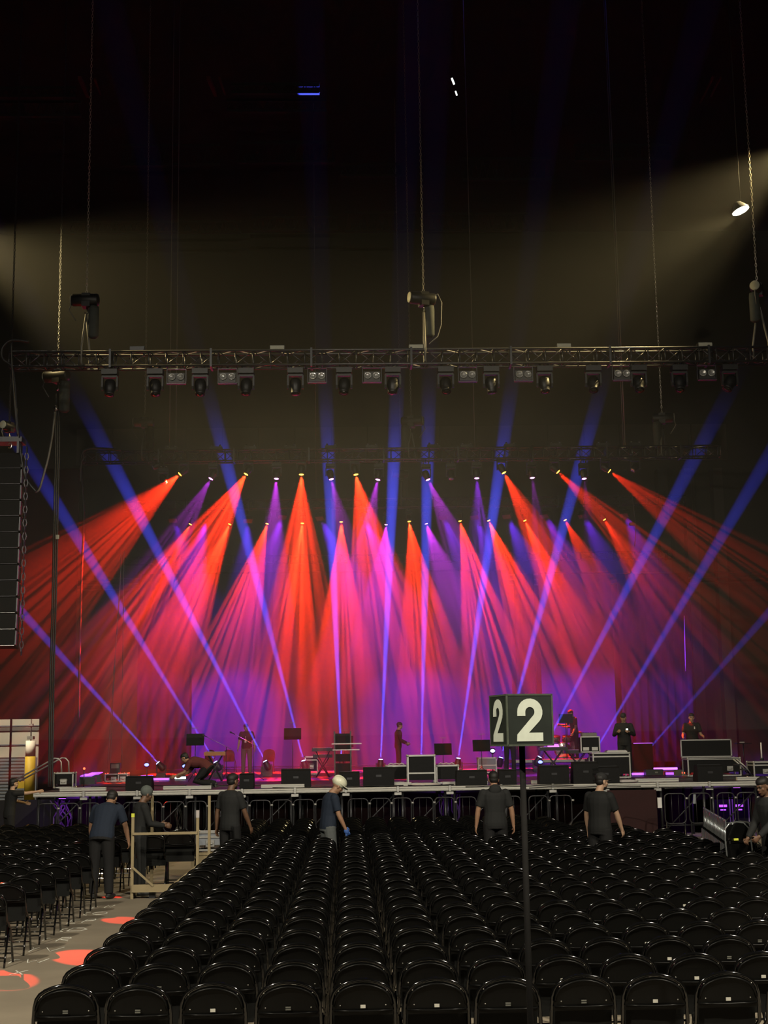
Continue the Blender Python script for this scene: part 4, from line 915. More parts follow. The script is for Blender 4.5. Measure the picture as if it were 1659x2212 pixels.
# ------------------------------------------------------------------ folding chairs
def chair_parts():
    """local: chair faces +Y, its back (seen by the camera) at y = -.22"""
    P = {}
    W = .222; top = .845
    def arch(w, zt, r, y, z0):
        pts = [(-w, y(z0), z0), (-w*.99, y(zt-.22), zt-.22), (-w*.96, y(zt-.14), zt-.14), (-w*.90, y(zt-.09), zt-.09), (-w*.80, y(zt-.058), zt-.058), (-w*.64, y(zt-.034), zt-.034), (-w*.44, y(zt-.016), zt-.016), (-w*.22, y(zt-.004), zt-.004), (0, y(zt), zt)]
        return pts+[(-x, yy, z) for x, yy, z in pts[-2::-1]]
    back = lambda z: -.20-.10*(z-.45)
    fr = MB(); pts = [(-.225, .22, 0)]+[(-.225, .02, .40)]+arch(W, top, .013, back, .52)+[(.225, .02, .40), (.225, .22, 0)]
    fr.tube(pts, .0135, 6)
    fr.cyl((-.225, .165, .11), (.225, .165, .11), .009, 5)
    P['frame'] = fr.mesh('frame', 'black_gloss')
    # backrest panel with rolled upper lip
    n = 12; vs = []; fs = []
    prof = arch(W-.012, top-.012, 0, back, .645)
    for (x, y, z) in prof:
        b = .018*(1-(x/W)**2)
        vs += [(x, y-.010-b, z), (x, y+.006-b, z)]
    m = len(prof); f0 = tuple(2*i for i in range(m)); f1 = tuple(2*i+1 for i in range(m-1, -1, -1)); fs = []
    # triangulated fan strips between left and right halves for a curved sheet
    for i in range(m//2):
        j = m-1-i
        if i+1 < j-1 or True:
            a, b_, c, d = 2*i, 2*(i+1), 2*(j-1), 2*j
            if i+1 < j-1: fs += [(a, b_, c, d), (a+1, d+1, c+1, b_+1)]
            elif i+1 == j-1: fs += [(a, b_, d), (a+1, d+1, b_+1)]
    for i in range(m-1): fs.append((2*i, 2*i+1, 2*i+3, 2*i+2))
    fs.append((0, 2*(m-1), 2*(m-1)+1, 1))
    bp = MB(); bp.add(vs, fs)
    bp.tube([(x*.985, y-.016-.018*(1-(x/W)**2), z-.016) for x, y, z in prof[2:-2]], .0085, 5)
    bp.tube([(-.2, back(.645)-.016, .645), (-.1, back(.645)-.027, .642), (0, back(.645)-.031, .641), (.1, back(.645)-.027, .642), (.2, back(.645)-.016, .645)], .007, 5)
    P['backrest'] = bp.mesh('backrest', 'black_panel')
    # flipped-up seat: broad flat panel below the backrest
    st = MB()
    vs = []; sw = .205
    outline = [(-sw*.93, .395), (sw*.93, .395), (sw, .42), (sw, .60), (sw*.97, .635), (sw*.9, .65), (-sw*.9, .65), (-sw*.97, .635), (-sw, .60), (-sw, .42)]
    n = len(outline)
    yb = lambda z: -.175+.10*(.65-z)
    vs = [(x, yb(z), z) for x, z in outline]+[(x, yb(z)+.035, z) for x, z in outline]
    fs = [tuple(range(n)), tuple(range(2*n-1, n-1, -1))]+[(i, (i+1) % n, (i+1) % n+n, i+n) for i in range(n)]
    st.add(vs, fs); P['seat'] = st.mesh('seat', 'grey_pad')
    for s, k in ((-1, 'legL'), (1, 'legR')):
        l = MB(); l.tube([(s*.205, .02, .42), (s*.208, -.16, .12), (s*.21, -.23, 0)], .0125, 6); P[k] = l.mesh('leg', 'black_gloss')
    b = MB(); b.cyl((-.207, -.17, .105), (.207, -.17, .105), .009, 5); P['crossbar'] = b.mesh('crossbar', 'black_gloss')
    def quad(w, h, z):
        q = MB(); y = back(z)-.0295; q.box((0, y, z), (w, .003, h)); return q
    P['sticker'] = quad(.034, .022, .672).mesh('sticker', 'sticker')
    q = quad(.036, .009, .682); y = back(.67)-.0295; q.box((0, y, .668), (.036, .003, .009)); P['worn'] = q.mesh('sticker', 'worn_sticker')
    r = MB()
    for x, z in ((-.155, .678), (.155, .678), (-.165, .775), (.165, .775)): r.ell((x, back(z)-.010-.018*(1-(x/W)**2)-.002, z), (.005, .004, .005), None, 8, 6)
    P['rivets'] = r.mesh('rivets', 'rivet')
    return P
CP = chair_parts()
CH_GROUP_MAIN, CH_GROUP_LEFT = 'folding chairs of the main seating block', 'folding chairs of the seating block left of the aisle'
def put_chair(loc, rz, label, group, near=False, st=None, name='folding_chair', full=True):
    t = thing(name, label, 'chair', loc, rz, group)
    def add(nm, me):
        o = bpy.data.objects.new(nm, me); C.objects.link(o); o.parent = t; return o
    add('frame', CP['frame']); b = add('backrest', CP['backrest']); add('seat', CP['seat'])
    add('leg', CP['legL']); add('leg', CP['legR'])
    if near: add('crossbar', CP['crossbar']); o = bpy.data.objects.new('rivets', CP['rivets']); C.objects.link(o); o.parent = b
    if st:
        o = bpy.data.objects.new('sticker', CP[st]); C.objects.link(o); o.parent = b
        if st == 'sticker': o['label'] = 'white number sticker'
    return t
COLX = .502; ROWY = .90; Y0 = 10.11
spots = []
for i in range(24):
    Y = Y0+ROWY*i
    ncol = 17
    for j in range(ncol):
        X = .085-4*COLX+COLX*j
        px, py = pix_ = ((lambda v: (CX+F*v.dot(R_)/v.dot(F_), CY-F*v.dot(U_)/v.dot(F_)))(Vector((X, Y-.22, .75))-O_))
        if px > 1659+70*9.4/Y*1.5 or px < -60: continue
        if i > 14 and j > 17-(i-14)*.6: continue
        spots.append((Y, X, 'main', i, j))
for i in range(4, 20):
    Y = 16.55+ROWY*(i-4)
    for j in range(9):
        X = -4.10-COLX*j
        v = Vector((X, Y, .6))-O_; px = CX+F*v.dot(R_)/v.dot(F_)
        if px < -45: continue
        if i in (11, 12) and j == 0: continue
        spots.append((Y, X, 'left', i, j))
spots.sort(key=lambda s: s[0])
people_clear = []
rest = []
n_ind = 0
STK = {(0, 2): 'sticker', (0, 4): 'sticker', (0, 5): 'sticker', (0, 8): 'sticker', (0, 9): 'sticker', (1, 9): 'sticker', (1, 10): 'sticker', (1, 7): 'sticker', (2, 9): 'sticker', (2, 11): 'sticker'}
INDIV = 292
for s in spots:
    Y, X, blk, i, j = s
    jit = random.uniform(-.03, .03); X2 = X+random.uniform(-.008, .008); Y2 = Y+random.uniform(-.02, .02)
    if n_ind < INDIV:
        if blk == 'main':
            lab = 'black folding chair, %s from the aisle, %s row up from the picture bottom' % (ORD[j], ORD[i])
            st = STK.get((i, j)) or ('worn' if i == 0 or (i < 8 and (i*7+j*5) % 4 == 0) else ('sticker' if i < 9 and (i*5+j*3) % 7 == 0 else None))
            if st == 'sticker': lab = 'stickered '+lab
            put_chair((X2, Y2, 0), jit, lab, CH_GROUP_MAIN, i < 5, st)
        else:
            lab = 'black folding chair left of the aisle, %s row from nearest, %s from the aisle' % (ORD[i-4], ORD[j])
            put_chair((X2, Y2, 0), jit+.05, lab, CH_GROUP_LEFT, i < 9, 'worn' if (i+j) % 3 == 0 else None)
        n_ind += 1
    else: rest.append((X2, Y2, jit))
# the far rows beyond three hundred: one object
def merge(parts, places, name, label):
    import array
    vs = []; fs = []; mi = []; mats = []
    for X, Y, rz in places:
        mx = Matrix.Translation((X, Y, 0)) @ Matrix.Rotation(rz, 4, 'Z')
        for k in parts:
            me = CP[k]; m = me.materials[0]
            if m not in mats: mats.append(m)
            n = len(vs); vs += [tuple(mx @ v.co) for v in me.vertices]
            for p in me.polygons: fs.append(tuple(a+n for a in p.vertices)); mi.append(mats.index(m))
    me = bpy.data.meshes.new(name); me.from_pydata(vs, [], fs)
    for m in mats: me.materials.append(m)
    me.polygons.foreach_set('material_index', mi); me.update()
    o = bpy.data.objects.new(name, me); C.objects.link(o); o['kind'] = 'stuff'; o['label'] = label; o['category'] = 'chairs'; return o
merge(('frame', 'backrest', 'seat', 'legL', 'legR'), rest, 'far_folding_chairs', 'mass of black folding chairs in the farthest rows before the stage')

# folded chairs: flat, edge-on on a cart at the right
def folded_proto():
    fr = MB(); pts = [(-.225, 0, .02), (-.222, 0, .7), (-.20, 0, .86), (-.12, 0, .93), (0, 0, .945), (.12, 0, .93), (.20, 0, .86), (.222, 0, .7), (.225, 0, .02)]
    fr.tube(pts, .013, 6); fr.tube([(-.20, .03, .08), (-.20, .03, .6)], .012, 6); fr.tube([(.20, .03, .08), (.20, .03, .6)], .012, 6)
    b = MB(); b.prism([(-.205, .68), (.205, .68), (.19, .84), (.11, .91), (0, .925), (-.11, .91), (-.19, .84)], .014)
    s = MB(); s.prism([(-.195, .24), (.195, .24), (.2, .3), (.2, .6), (.18, .64), (-.18, .64), (-.2, .6), (-.2, .3)], .03)
    return {'frame': fr.mesh('frame', 'chrome_black'), 'backrest': b.mesh('backrest', 'black_gloss'), 'seat': s.mesh('seat', 'black_gloss')}
mat('chrome_black', (.34, .36, .36), .2, .7, .1, 20)
FPM = folded_proto()
def folded(loc, rot, label, group, name='folded_chair'):
    t = thing(name, label, 'chair', loc, 0, group); t.rotation_euler = rot
    for k, me in FPM.items():
        o = bpy.data.objects.new(k, me); C.objects.link(o); o.parent = t
    return t
A = at(1518, 1790, 24.2); B = at(1562, 1790, 21.3)
for k in range(17):
    f = k/16; p = A.lerp(B, f); p.z = .30-.04*f
    folded(p, (.04, .04, math.radians(77)), 'folded black chair standing upright on the chair cart, %s from the far end' % ORD[k], 'folded chairs lined up on the cart')
t = thing('chair_cart', 'low dark cart with an upright bar carrying the folded chairs', 'cart', ((A.x+B.x)/2, (A.y+B.y)/2, 0)); d = (B-A); d.z = 0
yaw = math.atan2(d.y, d.x); t.rotation_euler = (0, 0, yaw)
MB().box((0, 0, .26), (3.3, .56, .05)).obj('deck', 'dark_metal', t); MB().cyl((-1.62, .1, .26), (-1.62, .1, 1.15), .03, 8).obj('upright_bar', 'black_plastic', t)
for sx in (-1, 1):
    for sy in (-1, 1): MB().cyl((sx*1.4, sy*.2-.02, .11), (sx*1.4, sy*.2+.02, .11), .11, 14).obj('wheel', 'black_plastic', t)
g = on(1592, 1938, .0); fx = at(1600, 1800, 20.4)
w = folded((fx.x, 20.4, .28), (-.10, 0, .35), 'large folded chair with yellow sticker held by the man at the right edge', 'chairs held by the workers')
MB().box((-.05, -.02, .70), (.075, .012, .03)).obj('yellow_sticker', 'yellow_tape', w)
folded((fx.x+.14, 20.6, .28), (-.14, 0, .35), 'folded chair behind the one with the yellow sticker', 'chairs held by the workers')

# wooden frame in the aisle with two chairs behind it
wy = 19.6
pL = on(285, 1942, 0); pR = at(437, 1800, pL.y)
t = thing('wooden_frame', 'upright wooden frame of lumber standing in the aisle', 'wooden frame', (pL.x, pL.y, 0)); wx = at(427, 1800, pL.y).x-pL.x
hL = at(287, 1757, pL.y).z; hR = at(427, 1750, pL.y).z
def post(x, y, z0, z1, nm, m='lumber', s=.045): MB().box((x, y, (z0+z1)/2), (s, s, z1-z0)).obj(nm, m, t)
post(0, 0, 0, hL, 'post'); post(wx, 0, 0, hR, 'post'); post(wx+.11, .8, 0, hR+.2, 'post', s=.045); post(.2, .8, 0, hL+.25, 'post', s=.045)
MB().box((0, -.001, hL-.03), (.05, .05, .06)).obj('yellow_cap', 'yellow_tape', t); MB().box((wx, -.002, hR-.06), (.05, .052, .12)).obj('red_tape', 'cloth_light', t)
zr = at(350, 1800, pL.y).z; MB().box((wx/2, -.03, zr), (wx, .03, .04)).obj('top_rail', 'lumber', t)
zb = at(350, 1918, pL.y).z; MB().box((wx/2, -.03, zb), (wx, .035, .12)).obj('bottom_rail', 'lumber', t)
zd = at(290, 1872, pL.y).z
for (x0, x1) in ((0, .33*wx), (wx, .62*wx)): MB().tube([(x0, -.05, zd), (x1, -.05, zb+.04)], .022, 4).obj('diagonal_brace', 'lumber', t)
for xx in (0, wx):
    MB().box((xx, .4, .05), (.045, .85, .07)).obj('skid', 'lumber', t)
MB().box((.3*wx, .1, .1), (.10, .10, .2)).obj('block', 'dark_metal', t)
cx0 = at(392, 1800, pL.y+1.2)
def stood(px, Y, z, lb, rz=0, s=1.16):
    p = at(px, 1800, Y); t2 = put_chair((p.x, Y, z), rz, lb, 'chairs standing behind the wooden frame', True, None, full=True); t2.scale = (s, s, s); return t2
stood(392, pL.y+.75, .07, 'grey backed chair with scribbled mark behind the wooden frame, right one'); stood(330, pL.y+.85, .0, 'dark chair behind the wooden frame, left one with glossy edge', .1)
q = at(456, 1822, 27.0)
flight_case(456, 1822, .5, .36, .4, 'blue grey flight case on a low platform right of the wooden frame', z=.45, Y=27.0, inner='grey_blue', group='cases on the hall floor', split=.75)
t = thing('low_platform', 'low wooden platform under the blue grey flight case', 'platform', (q.x, q.y+.05, 0)); MB().box((0, 0, .2), (.7, .6, .4)).obj('box', 'lumber', t); MB().box((0, 0, .425), (.74, .64, .05)).obj('top', 'lumber', t)

for px, py, rz, lb in ((579, 1668, 3.0, 'folding chair on the stage right of the lanyard man'), (447, 1668, 2.6, 'folding chair on the stage beside the small orange keyboard'), (496, 1668, 3.4, 'folding chair on the stage just left of the lanyard man')):
    p = on(px, py, DECK); put_chair((p.x, p.y, DECK), rz, lb, 'folding chairs on the stage')
p = on(578, 1672, DECK); tag(MB().box((0, 0, .14), (.4, .3, .26)).obj('equipment_bag', 'bag_cloth', loc=(p.x, p.y-.5, DECK)), 'dark bag standing before the folding chair on the stage', 'bag')
# chalk letters on the aisle floor
ST = {'X': [((0, 0), (1, 1)), ((0, 1), (1, 0))], 'W': [((0, 1), (.25, 0), (.5, .7), (.75, 0), (1, 1))], 'V': [((0, 1), (.5, 0), (1, 1))],
      'R': [((0, 0), (.1, 1), (.8, 1), (1, .75), (.8, .5), (.1, .5), (1, 0))], 'D': [((0, .05), (.1, 1), (.7, .95), (1, .5), (.7, .05), (0, .05))], 'P': [((0, 0), (.15, 1), (.85, 1), (1, .75), (.8, .5), (.1, .5))],
      'O': [tuple((.5+.5*math.cos(a*.628), .5+.5*math.sin(a*.628)) for a in range(11))], 'N': [((0, 0), (.1, 1), (.85, 0), (1, 1))], 'C': [((1, 1), (.3, .9), (0, .5), (.3, .1), (1, 0))],
      'E': [((1, 1), (0, 1), (.1, .5), (.8, .5), (.1, .5), (0, 0), (1, 0))], 'Y': [((0, 1), (.45, .5), (1, 1), (.45, .5), (.3, 0))], 'T': [((0, 1), (1, 1), (.5, 1), (.4, 0))]}
def chalk(ch, px, py, wpx, hpx, label):
    a = on(px-wpx/2, py+hpx/2, .004); b = on(px+wpx/2, py+hpx/2, .004); c = on(px, py-hpx/2, .004)
    w = b.x-a.x; h = c.y-a.y; mb = MB()
    for stroke in ST[ch]:
        mb.tube([(a.x+w*u, a.y+h*v, .004) for u, v in stroke], .011, 4, flat=.25)
    tag(mb.obj('chalk_letter', 'chalk'), label, 'chalk mark', 'chalk row letters on the aisle floor')
for ch, px, py, w, h, lb in (('X', 34, 2101, 26, 9, 'chalk letter X on the red lit floor'), ('W', 70, 2076, 45, 9, 'chalk letter W on the aisle floor'), ('T', 20, 2077, 20, 8, 'chalk mark just left of the letter W'),
    ('V', 107, 2051, 38, 9, 'large chalk letter V'), ('Y', 65, 2051, 14, 9, 'small chalk Y left of the large V'), ('R', 133, 2029, 24, 8, 'chalk letter R on the aisle floor'), ('T', 94, 2029, 16, 5, 'short chalk mark left of the R'),
    ('D', 163, 2008, 38, 7, 'wide chalk letter D on the aisle floor'), ('C', 131, 2009, 8, 7, 'small chalk C left of the D'), ('P', 188, 1989, 22, 7, 'chalk letter P on the aisle floor'), ('E', 153, 1991, 18, 7, 'chalk letter E left of the P'),
    ('O', 211, 1973, 30, 6, 'wide chalk letter O on the aisle floor'), ('C', 182, 1974, 9, 6, 'small chalk C left of the O'), ('N', 233, 1958, 15, 5, 'chalk letter N, farthest of the chalk letters'), ('C', 199, 1961, 8, 5, 'small chalk C left of the N')):
    chalk(ch, px, py, w, h, lb)

# ------------------------------------------------------------------ numbered sign
Ys = 8.75
pt = at(1093, 1499, Ys-.08); ps = at(1127, 1600, Ys)
base = Vector((ps.x, Ys, 0))
t = thing('section_sign', 'black box sign with white number 2 on a pole', 'sign', base)
zc = (at(1128, 1504, Ys).z+at(1128, 1608, Ys).z)/2; hb = .312
yw = math.radians(14)
sg = MB().box((0, 0, 0), (.302, .302, hb)).obj('sign_box', 'sign_black', t, (0, 0, zc), (0, 0, yw))
def two(w, h, lw):
    # outline of a condensed bold 2 (x right, z up): outer bowl clockwise from the upper left tip, foot, inner bowl back
    R = w/2; cz = h/2-R; o = []; N = 14
    for k in range(N+1):
        a = math.radians(180-k*(222/N)); o.append((R*math.cos(a), cz+R*1.0*math.sin(a)))
    o += [(-w*.06, -h/2+lw*1.0), (w*.5, -h/2+lw*1.0), (w*.5, -h/2), (-w*.54, -h/2), (-w*.52, -h/2+lw*.8)]
    r = R-lw
    for k in range(N+1):
        a = math.radians(-40+k*(220/N)); o.append((r*math.cos(a), cz+r*math.sin(a)))
    o += [(-r, cz-lw*.45), (-R, cz-lw*.45)]
    return o
def glyph(w, h, lw, d):
    from mathutils.geometry import tessellate_polygon
    o = two(w, h, lw); n = len(o); tri = tessellate_polygon([[Vector((x, z, 0)) for x, z in o]])
    g = MB(); g.add([(x, 0, z) for x, z in o]+[(x, d, z) for x, z in o],
        [tuple(t_) for t_ in tri]+[tuple(a+n for a in reversed(t_)) for t_ in tri]+[(i, (i+1) % n, (i+1) % n+n, i+n) for i in range(n)])
    return g.mesh('numeral', 'sign_white')
for k, (rz, w) in enumerate(((0, .165), (-math.pi/2, .165), (math.pi/2, .165), (math.pi, .165))):
    o = bpy.data.objects.new('numeral', glyph(w, .26, .052, .0035)); C.objects.link(o); o.parent = sg
    dirv = Matrix.Rotation(rz, 3, 'Z') @ Vector((0, -.1545, 0)); o.location = dirv; o.rotation_euler = (0, 0, rz)
e = MB()
for sx in (-1, 1):
    for sy in (-1, 1): e.box((sx*.148, sy*.148, 0), (.011, .011, hb))
for sz in (-1, 1):
    for s in (-1, 1): e.box((0, s*.148, sz*(hb/2-.003)), (.3, .011, .011)); e.box((s*.148, 0, sz*(hb/2-.003)), (.011, .3, .011))
e.obj('edge_tape', 'sign_edge', sg)
MB().cyl((0, 0, 0), (0, 0, zc-hb/2+.01), .019, 12).obj('pole', 'speaker_black', t); MB().lathe([(.2, 0), (.2, .02), (.05, .04), (.03, .06)], n=20).obj('base', 'dark_metal', t)
# ------------------------------------------------------------------ people
DG = None
def remeshed(mb, name, mt, voxel, smooth=3):
    o = mb.obj('tmp', mt); r = o.modifiers.new('r', 'REMESH'); r.mode = 'VOXEL'; r.voxel_size = voxel; r.use_smooth_shade = True
    s = o.modifiers.new('s', 'SMOOTH'); s.factor = .5; s.iterations = smooth
    dg = bpy.context.evaluated_depsgraph_get(); me = bpy.data.meshes.new_from_object(o.evaluated_get(dg)); me.name = name
    old = o.data; bpy.data.objects.remove(o); bpy.data.meshes.remove(old)
    if not me.materials: me.materials.append(MATS[mt])
    return me
def V(*a): return Vector(a)
def loft(mb, secs, n=16):
    """secs: (centre, right vec, fwd vec, rx, ry)"""
    vs = []; fs = []
    for c, r, f, rx, ry in secs:
        for j in range(n):
            a = 2*math.pi*j/n; vs.append(c+r*(math.cos(a)*rx)+f*(math.sin(a)*ry))
    k = len(secs)
    for i in range(k-1):
        for j in range(n): fs.append((i*n+j, i*n+(j+1) % n, (i+1)*n+(j+1) % n, (i+1)*n+j))
    fs.append(tuple(range(n-1, -1, -1))); fs.append(tuple((k-1)*n+j for j in range(n)))
    mb.add(vs, fs, True)
def cloth(name, col): return mat(name, col, .85, 0, .2, 25)
SK = {'tan': mat('skin_tan', (.36, .20, .12), .55, 0, .08, 20), 'light': mat('skin_light', (.46, .29, .19), .55, 0, .08, 20), 'brown': mat('skin_brown', (.16, .085, .05), .5, 0, .08, 20), 'dark': mat('skin_dark', (.10, .055, .035), .5, 0, .08, 20)}
mat('hair_black', (.012, .010, .009), .6, 0, .3, 60); mat('shoe_dark', (.02, .02, .02), .6, 0, .2, 20)
cloth('shirt_navy', (.010, .018, .036)); cloth('shirt_black', (.006, .0065, .0065)); cloth('shirt_grey', (.012, .013, .013)); cloth('jeans_grey', (.10, .095, .09)); cloth('trouser_black', (.006, .006, .0065)); cloth('trouser_grey', (.014, .015, .015)); cloth('shorts_grey', (.10, .11, .11)); cloth('beanie_grey', (.10, .115, .105)); cloth('shirt_maroon', (.10, .02, .02)); cloth('cap_black', (.015, .015, .015)); cloth('jeans_light', (.20, .21, .22))
def person(label, loc, yaw, H=1.78, bend=0.0, twist=0.0, head=(0, 0), armL=None, armR=None, legL=None, legR=None, skin='tan', top='shirt_black', sleeve='short', pants='trouser_black', hat=None, hair='hair_black', beard=False, group=None, shorts=False, gloves=None, build=1.0, kneel=False, belly=0.0):
    k = H/1.78
    loc = Vector(loc)
    t = thing('person', label, 'person', loc, yaw, group)
    sk = 'skin_'+skin; body = MB()
    X = V(1, 0, 0)
    # legs define the pelvis height
    legL = legL or ((-.04, .02, -1), (-.02, -.04, -1)); legR = legR or ((.04, .06, -1), (.02, -.02, -1))
    LT, LS = .43*k, .42*k
    def legpts(side, spec):
        hip = V(side*.095*k, 0, -.02*k); a = Vector(spec[0]).normalized()*LT; b = Vector(spec[1]).normalized()*LS
        kn = hip+a; an = kn+b; return hip, kn, an, (Vector(spec[2]) if len(spec) > 2 else V(side*.15, 1, 0))
    lg = {-1: legpts(-1, legL), 1: legpts(1, legR)}
    low = min(min(p[2].z, p[1].z+.02) for p in lg.values())
    pel = V(0, 0, -low+.085*k)
    def rot(b, v): return Matrix.Rotation(-b, 3, 'X') @ Vector(v)
    tw = Matrix.Rotation(twist, 3, 'Z')
    u1 = rot(bend*.6, (0, 0, 1)); f1 = rot(bend*.6, (0, 1, 0)); u2 = rot(bend, (0, 0, 1)); f2 = tw @ rot(bend, (0, 1, 0)); r2 = tw @ X
    waist = pel+u1*.16*k; chest = waist+u2*.20*k; sh = chest+u2*.13*k; neck = sh+u2*.055*k
    bw = build*k
    def torso(mb, g, hem=None):
        loft(mb, [(pel-u1*(.09*k if hem is None else hem), X, f1, (.165*bw+g), (.115*bw+g)), (pel, X, f1, .17*bw+g, .12*bw+g), (waist+f1*belly*.5, X, f1, .148*bw+g, .108*bw+g+belly),
                  (waist+u2*.1*k+f2*belly*.3, r2, f2, .158*bw+g, .115*bw+g+belly*.6), (chest, r2, f2, .178*bw+g, .125*bw+g), (chest+u2*.08*k, r2, f2, .182*bw+g, .12*bw+g), (sh, r2, f2, .158*bw+g, .092*bw+g), (sh+u2*.045*k, r2, f2, .085*k+g*.6, .07*k+g*.6)])
    torso(body, 0)
    # neck and head
    hp, hy = head
    hu = Matrix.Rotation(hy, 3, 'Z') @ (Matrix.Rotation(-(bend*.7+hp), 3, 'X') @ V(0, 0, 1)); hf = Matrix.Rotation(hy, 3, 'Z') @ (Matrix.Rotation(-(bend*.7+hp), 3, 'X') @ V(0, 1, 0)); hr = hf.cross(hu)
    hc = neck+hu*.135*k+hf*.025*k
    body.tube([sh, neck, hc-hu*.04*k], [.075*k, .058*k, .056*k], 12)
    HR = Matrix((hr, hf, hu)).transposed()
    def hpz(x, y, z): return hc+HR @ V(x*k, y*k, z*k)
    body.ell(hpz(0, -.012, .035), (.077*k, .096*k, .085*k), HR, 18, 12); body.ell(hpz(0, .018, -.035), (.062*k, .072*k, .082*k), HR, 16, 10)
    body.ell(hpz(0, .055, -.088), (.03*k, .026*k, .024*k), HR, 10, 8); body.ell(hpz(0, .085, .028), (.05*k, .014*k, .011*k), HR, 12, 6)
    body.ell(hpz(0, .096, -.018), (.014*k, .022*k, .019*k), HR, 10, 8); body.ell(hpz(0, .088, .008), (.010*k, .014*k, .026*k), HR, 8, 6)
    body.ell(hpz(0, .083, -.055), (.024*k, .012*k, .011*k), HR, 10, 6)
    for s in (-1, 1): body.ell(hpz(s*.08, -.005, -.012), (.010*k, .02*k, .033*k), HR, 8, 8); body.ell(hpz(s*.045, .06, -.02), (.02*k, .016*k, .018*k), HR, 8, 6)
    # arms with hands
    armL = armL or ((-.22, .05, -1), (-.08, .22, -1)); armR = armR or ((.22, .05, -1), (.08, .22, -1))
    ends = {}
    for side, spec in ((-1, armL), (1, armR)):
        s0 = sh+r2*(side*.165*bw)-u2*.03*k; a = Vector(spec[0]).normalized()*.285*k; b = Vector(spec[1]).normalized()*.25*k
        el = s0+a; wr = el+b; curl = spec[2] if len(spec) > 2 else .35
        body.ell(s0, (.062*bw, .06*bw, .062*bw), None, 12, 8)
        body.tube([s0, s0+a*.4, el, el+b*.3, wr, wr+b.normalized()*.02*k], [.055*bw, .05*bw, .04*k, .042*k, .026*k, .026*k], 12)
        # hand frame
        h = b.normalized(); inn = (V(-side, 0, 0)-h*h.dot(V(-side, 0, 0))); inn = inn.normalized() if inn.length > .2 else V(0, 0, -1)
        acr = h.cross(inn).normalized()
        if acr.y < 0: acr = -acr
        pc = wr+h*.05*k
        body.ell(pc, (.040*k, .017*k, .050*k), Matrix((acr, inn, h)).transposed(), 10, 8)
        for q, (off, ln) in enumerate(((.031, .072), (.0105, .080), (-.0105, .076), (-.031, .06))):
            b0 = wr+h*.078*k+acr*off*k; c1 = (h*math.cos(curl)+inn*math.sin(curl)); c2 = (h*math.cos(curl*2.2)+inn*math.sin(curl*2.2))
            b1 = b0+c1*ln*.5*k; b2 = b1+c2*ln*.5*k; body.tube([b0-h*.02*k, b0, b1, b2], [.0095*k, .0095*k, .009*k, .0075*k], 8)
        th = wr+h*.03*k+acr*.035*k; body.tube([th-acr*.015*k, th+(acr*.6+h*.8+inn*.3).normalized()*.035*k, th+(acr*.35+h*.9+inn*.5).normalized()*.062*k], [.012*k, .011*k, .008*k], 8)
        ends[side] = (s0, el, wr, h, inn, acr)
    # legs
    for side in (-1, 1):
        hip, kn, an, fo = [p if i == 3 else p+pel for i, p in enumerate(lg[side])]
        body.tube([hip+V(0, 0, .03), hip, hip.lerp(kn, .5), kn, kn.lerp(an, .3), an], [.07*bw, .088*bw, .072*bw, .053*bw, .055*k, .038*k], 12)
        body.ell(an-V(0, 0, .04*k)+fo.normalized()*.05*k, (.04*k, .11*k, .035*k), fo.to_track_quat('Y', 'Z').to_matrix(), 10, 8)
    bm_ = remeshed(body, 'body', sk, .0095); o = bpy.data.objects.new('body', bm_); C.objects.link(o); o.parent = t
    # shirt
    s_ = MB(); torso(s_, .013, .07*k); s_.tube([sh-u2*.02, sh+u2*.05*k], [.08*k, .07*k], 12)
    for side in (-1, 1):
        s0, el, wr, h, inn, acr = ends[side]; s_.ell(s0, (.068*bw, .068*bw, .066*bw), None, 12, 8)
        if sleeve == 'short': s_.tube([s0, s0.lerp(el, .5), s0.lerp(el, .78)], [.071*bw, .066*bw, .062*bw], 12)
        else: s_.tube([s0, s0.lerp(el, .5), el, el.lerp(wr, .5), el.lerp(wr, .96)], [.070*bw, .064*bw, .056*bw, .052*bw, .04*bw], 12)
    o = bpy.data.objects.new('jacket' if sleeve == 'long' else 'shirt', remeshed(s_, 'shirt', top, .012)); C.objects.link(o); o.parent = t
    # trousers
    p_ = MB(); loft(p_, [(pel-u1*.10*k, X, f1, .172*bw, .125*bw), (pel, X, f1, .178*bw, .128*bw), (pel+u1*.07*k, X, f1, .163*bw, .118*bw)])
    for side in (-1, 1):
        hip, kn, an, fo = [p if i == 3 else p+pel for i, p in enumerate(lg[side])]
        if shorts: p_.tube([hip+V(0, 0, .03), hip, hip.lerp(kn, .5), kn.lerp(hip, .02)], [.08*bw, .098*bw, .095*bw, .088*bw], 12)
        else: p_.tube([hip+V(0, 0, .03), hip, hip.lerp(kn, .5), kn, kn.lerp(an, .5), an], [.08*bw, .098*bw, .086*bw, .072*bw, .066*bw, .062*bw], 12)
        sh_ = MB(); fr = fo.normalized(); m3 = fr.to_track_quat('Y', 'Z').to_matrix(); sh_.ell(an-V(0, 0, .045*k)+fr*.055*k, (.047*k, .145*k, .042*k), m3, 14, 8); sh_.ell(an-V(0, 0, .02*k), (.045*k, .055*k, .05*k), None, 12, 8)
        o = sh_.obj('shoe', 'shoe_dark', t)
    o = bpy.data.objects.new('shorts' if shorts else 'trousers', remeshed(p_, 'trousers', pants, .012)); C.objects.link(o); o.parent = t
    # hair, hat, face details
    hh = MB(); hh.ell(hpz(0, -.03, .045), (.083*k, .090*k, .086*k), HR, 16, 12); hh.ell(hpz(0, -.008, .070), (.083*k, .096*k, .066*k), HR, 16, 12); hh.ell(hpz(0, -.04, .0), (.078*k, .065*k, .07*k), HR, 14, 10)
    if hat not in ('beanie', 'hardhat'): hh.obj('hair', hair, t)
    ey = MB()
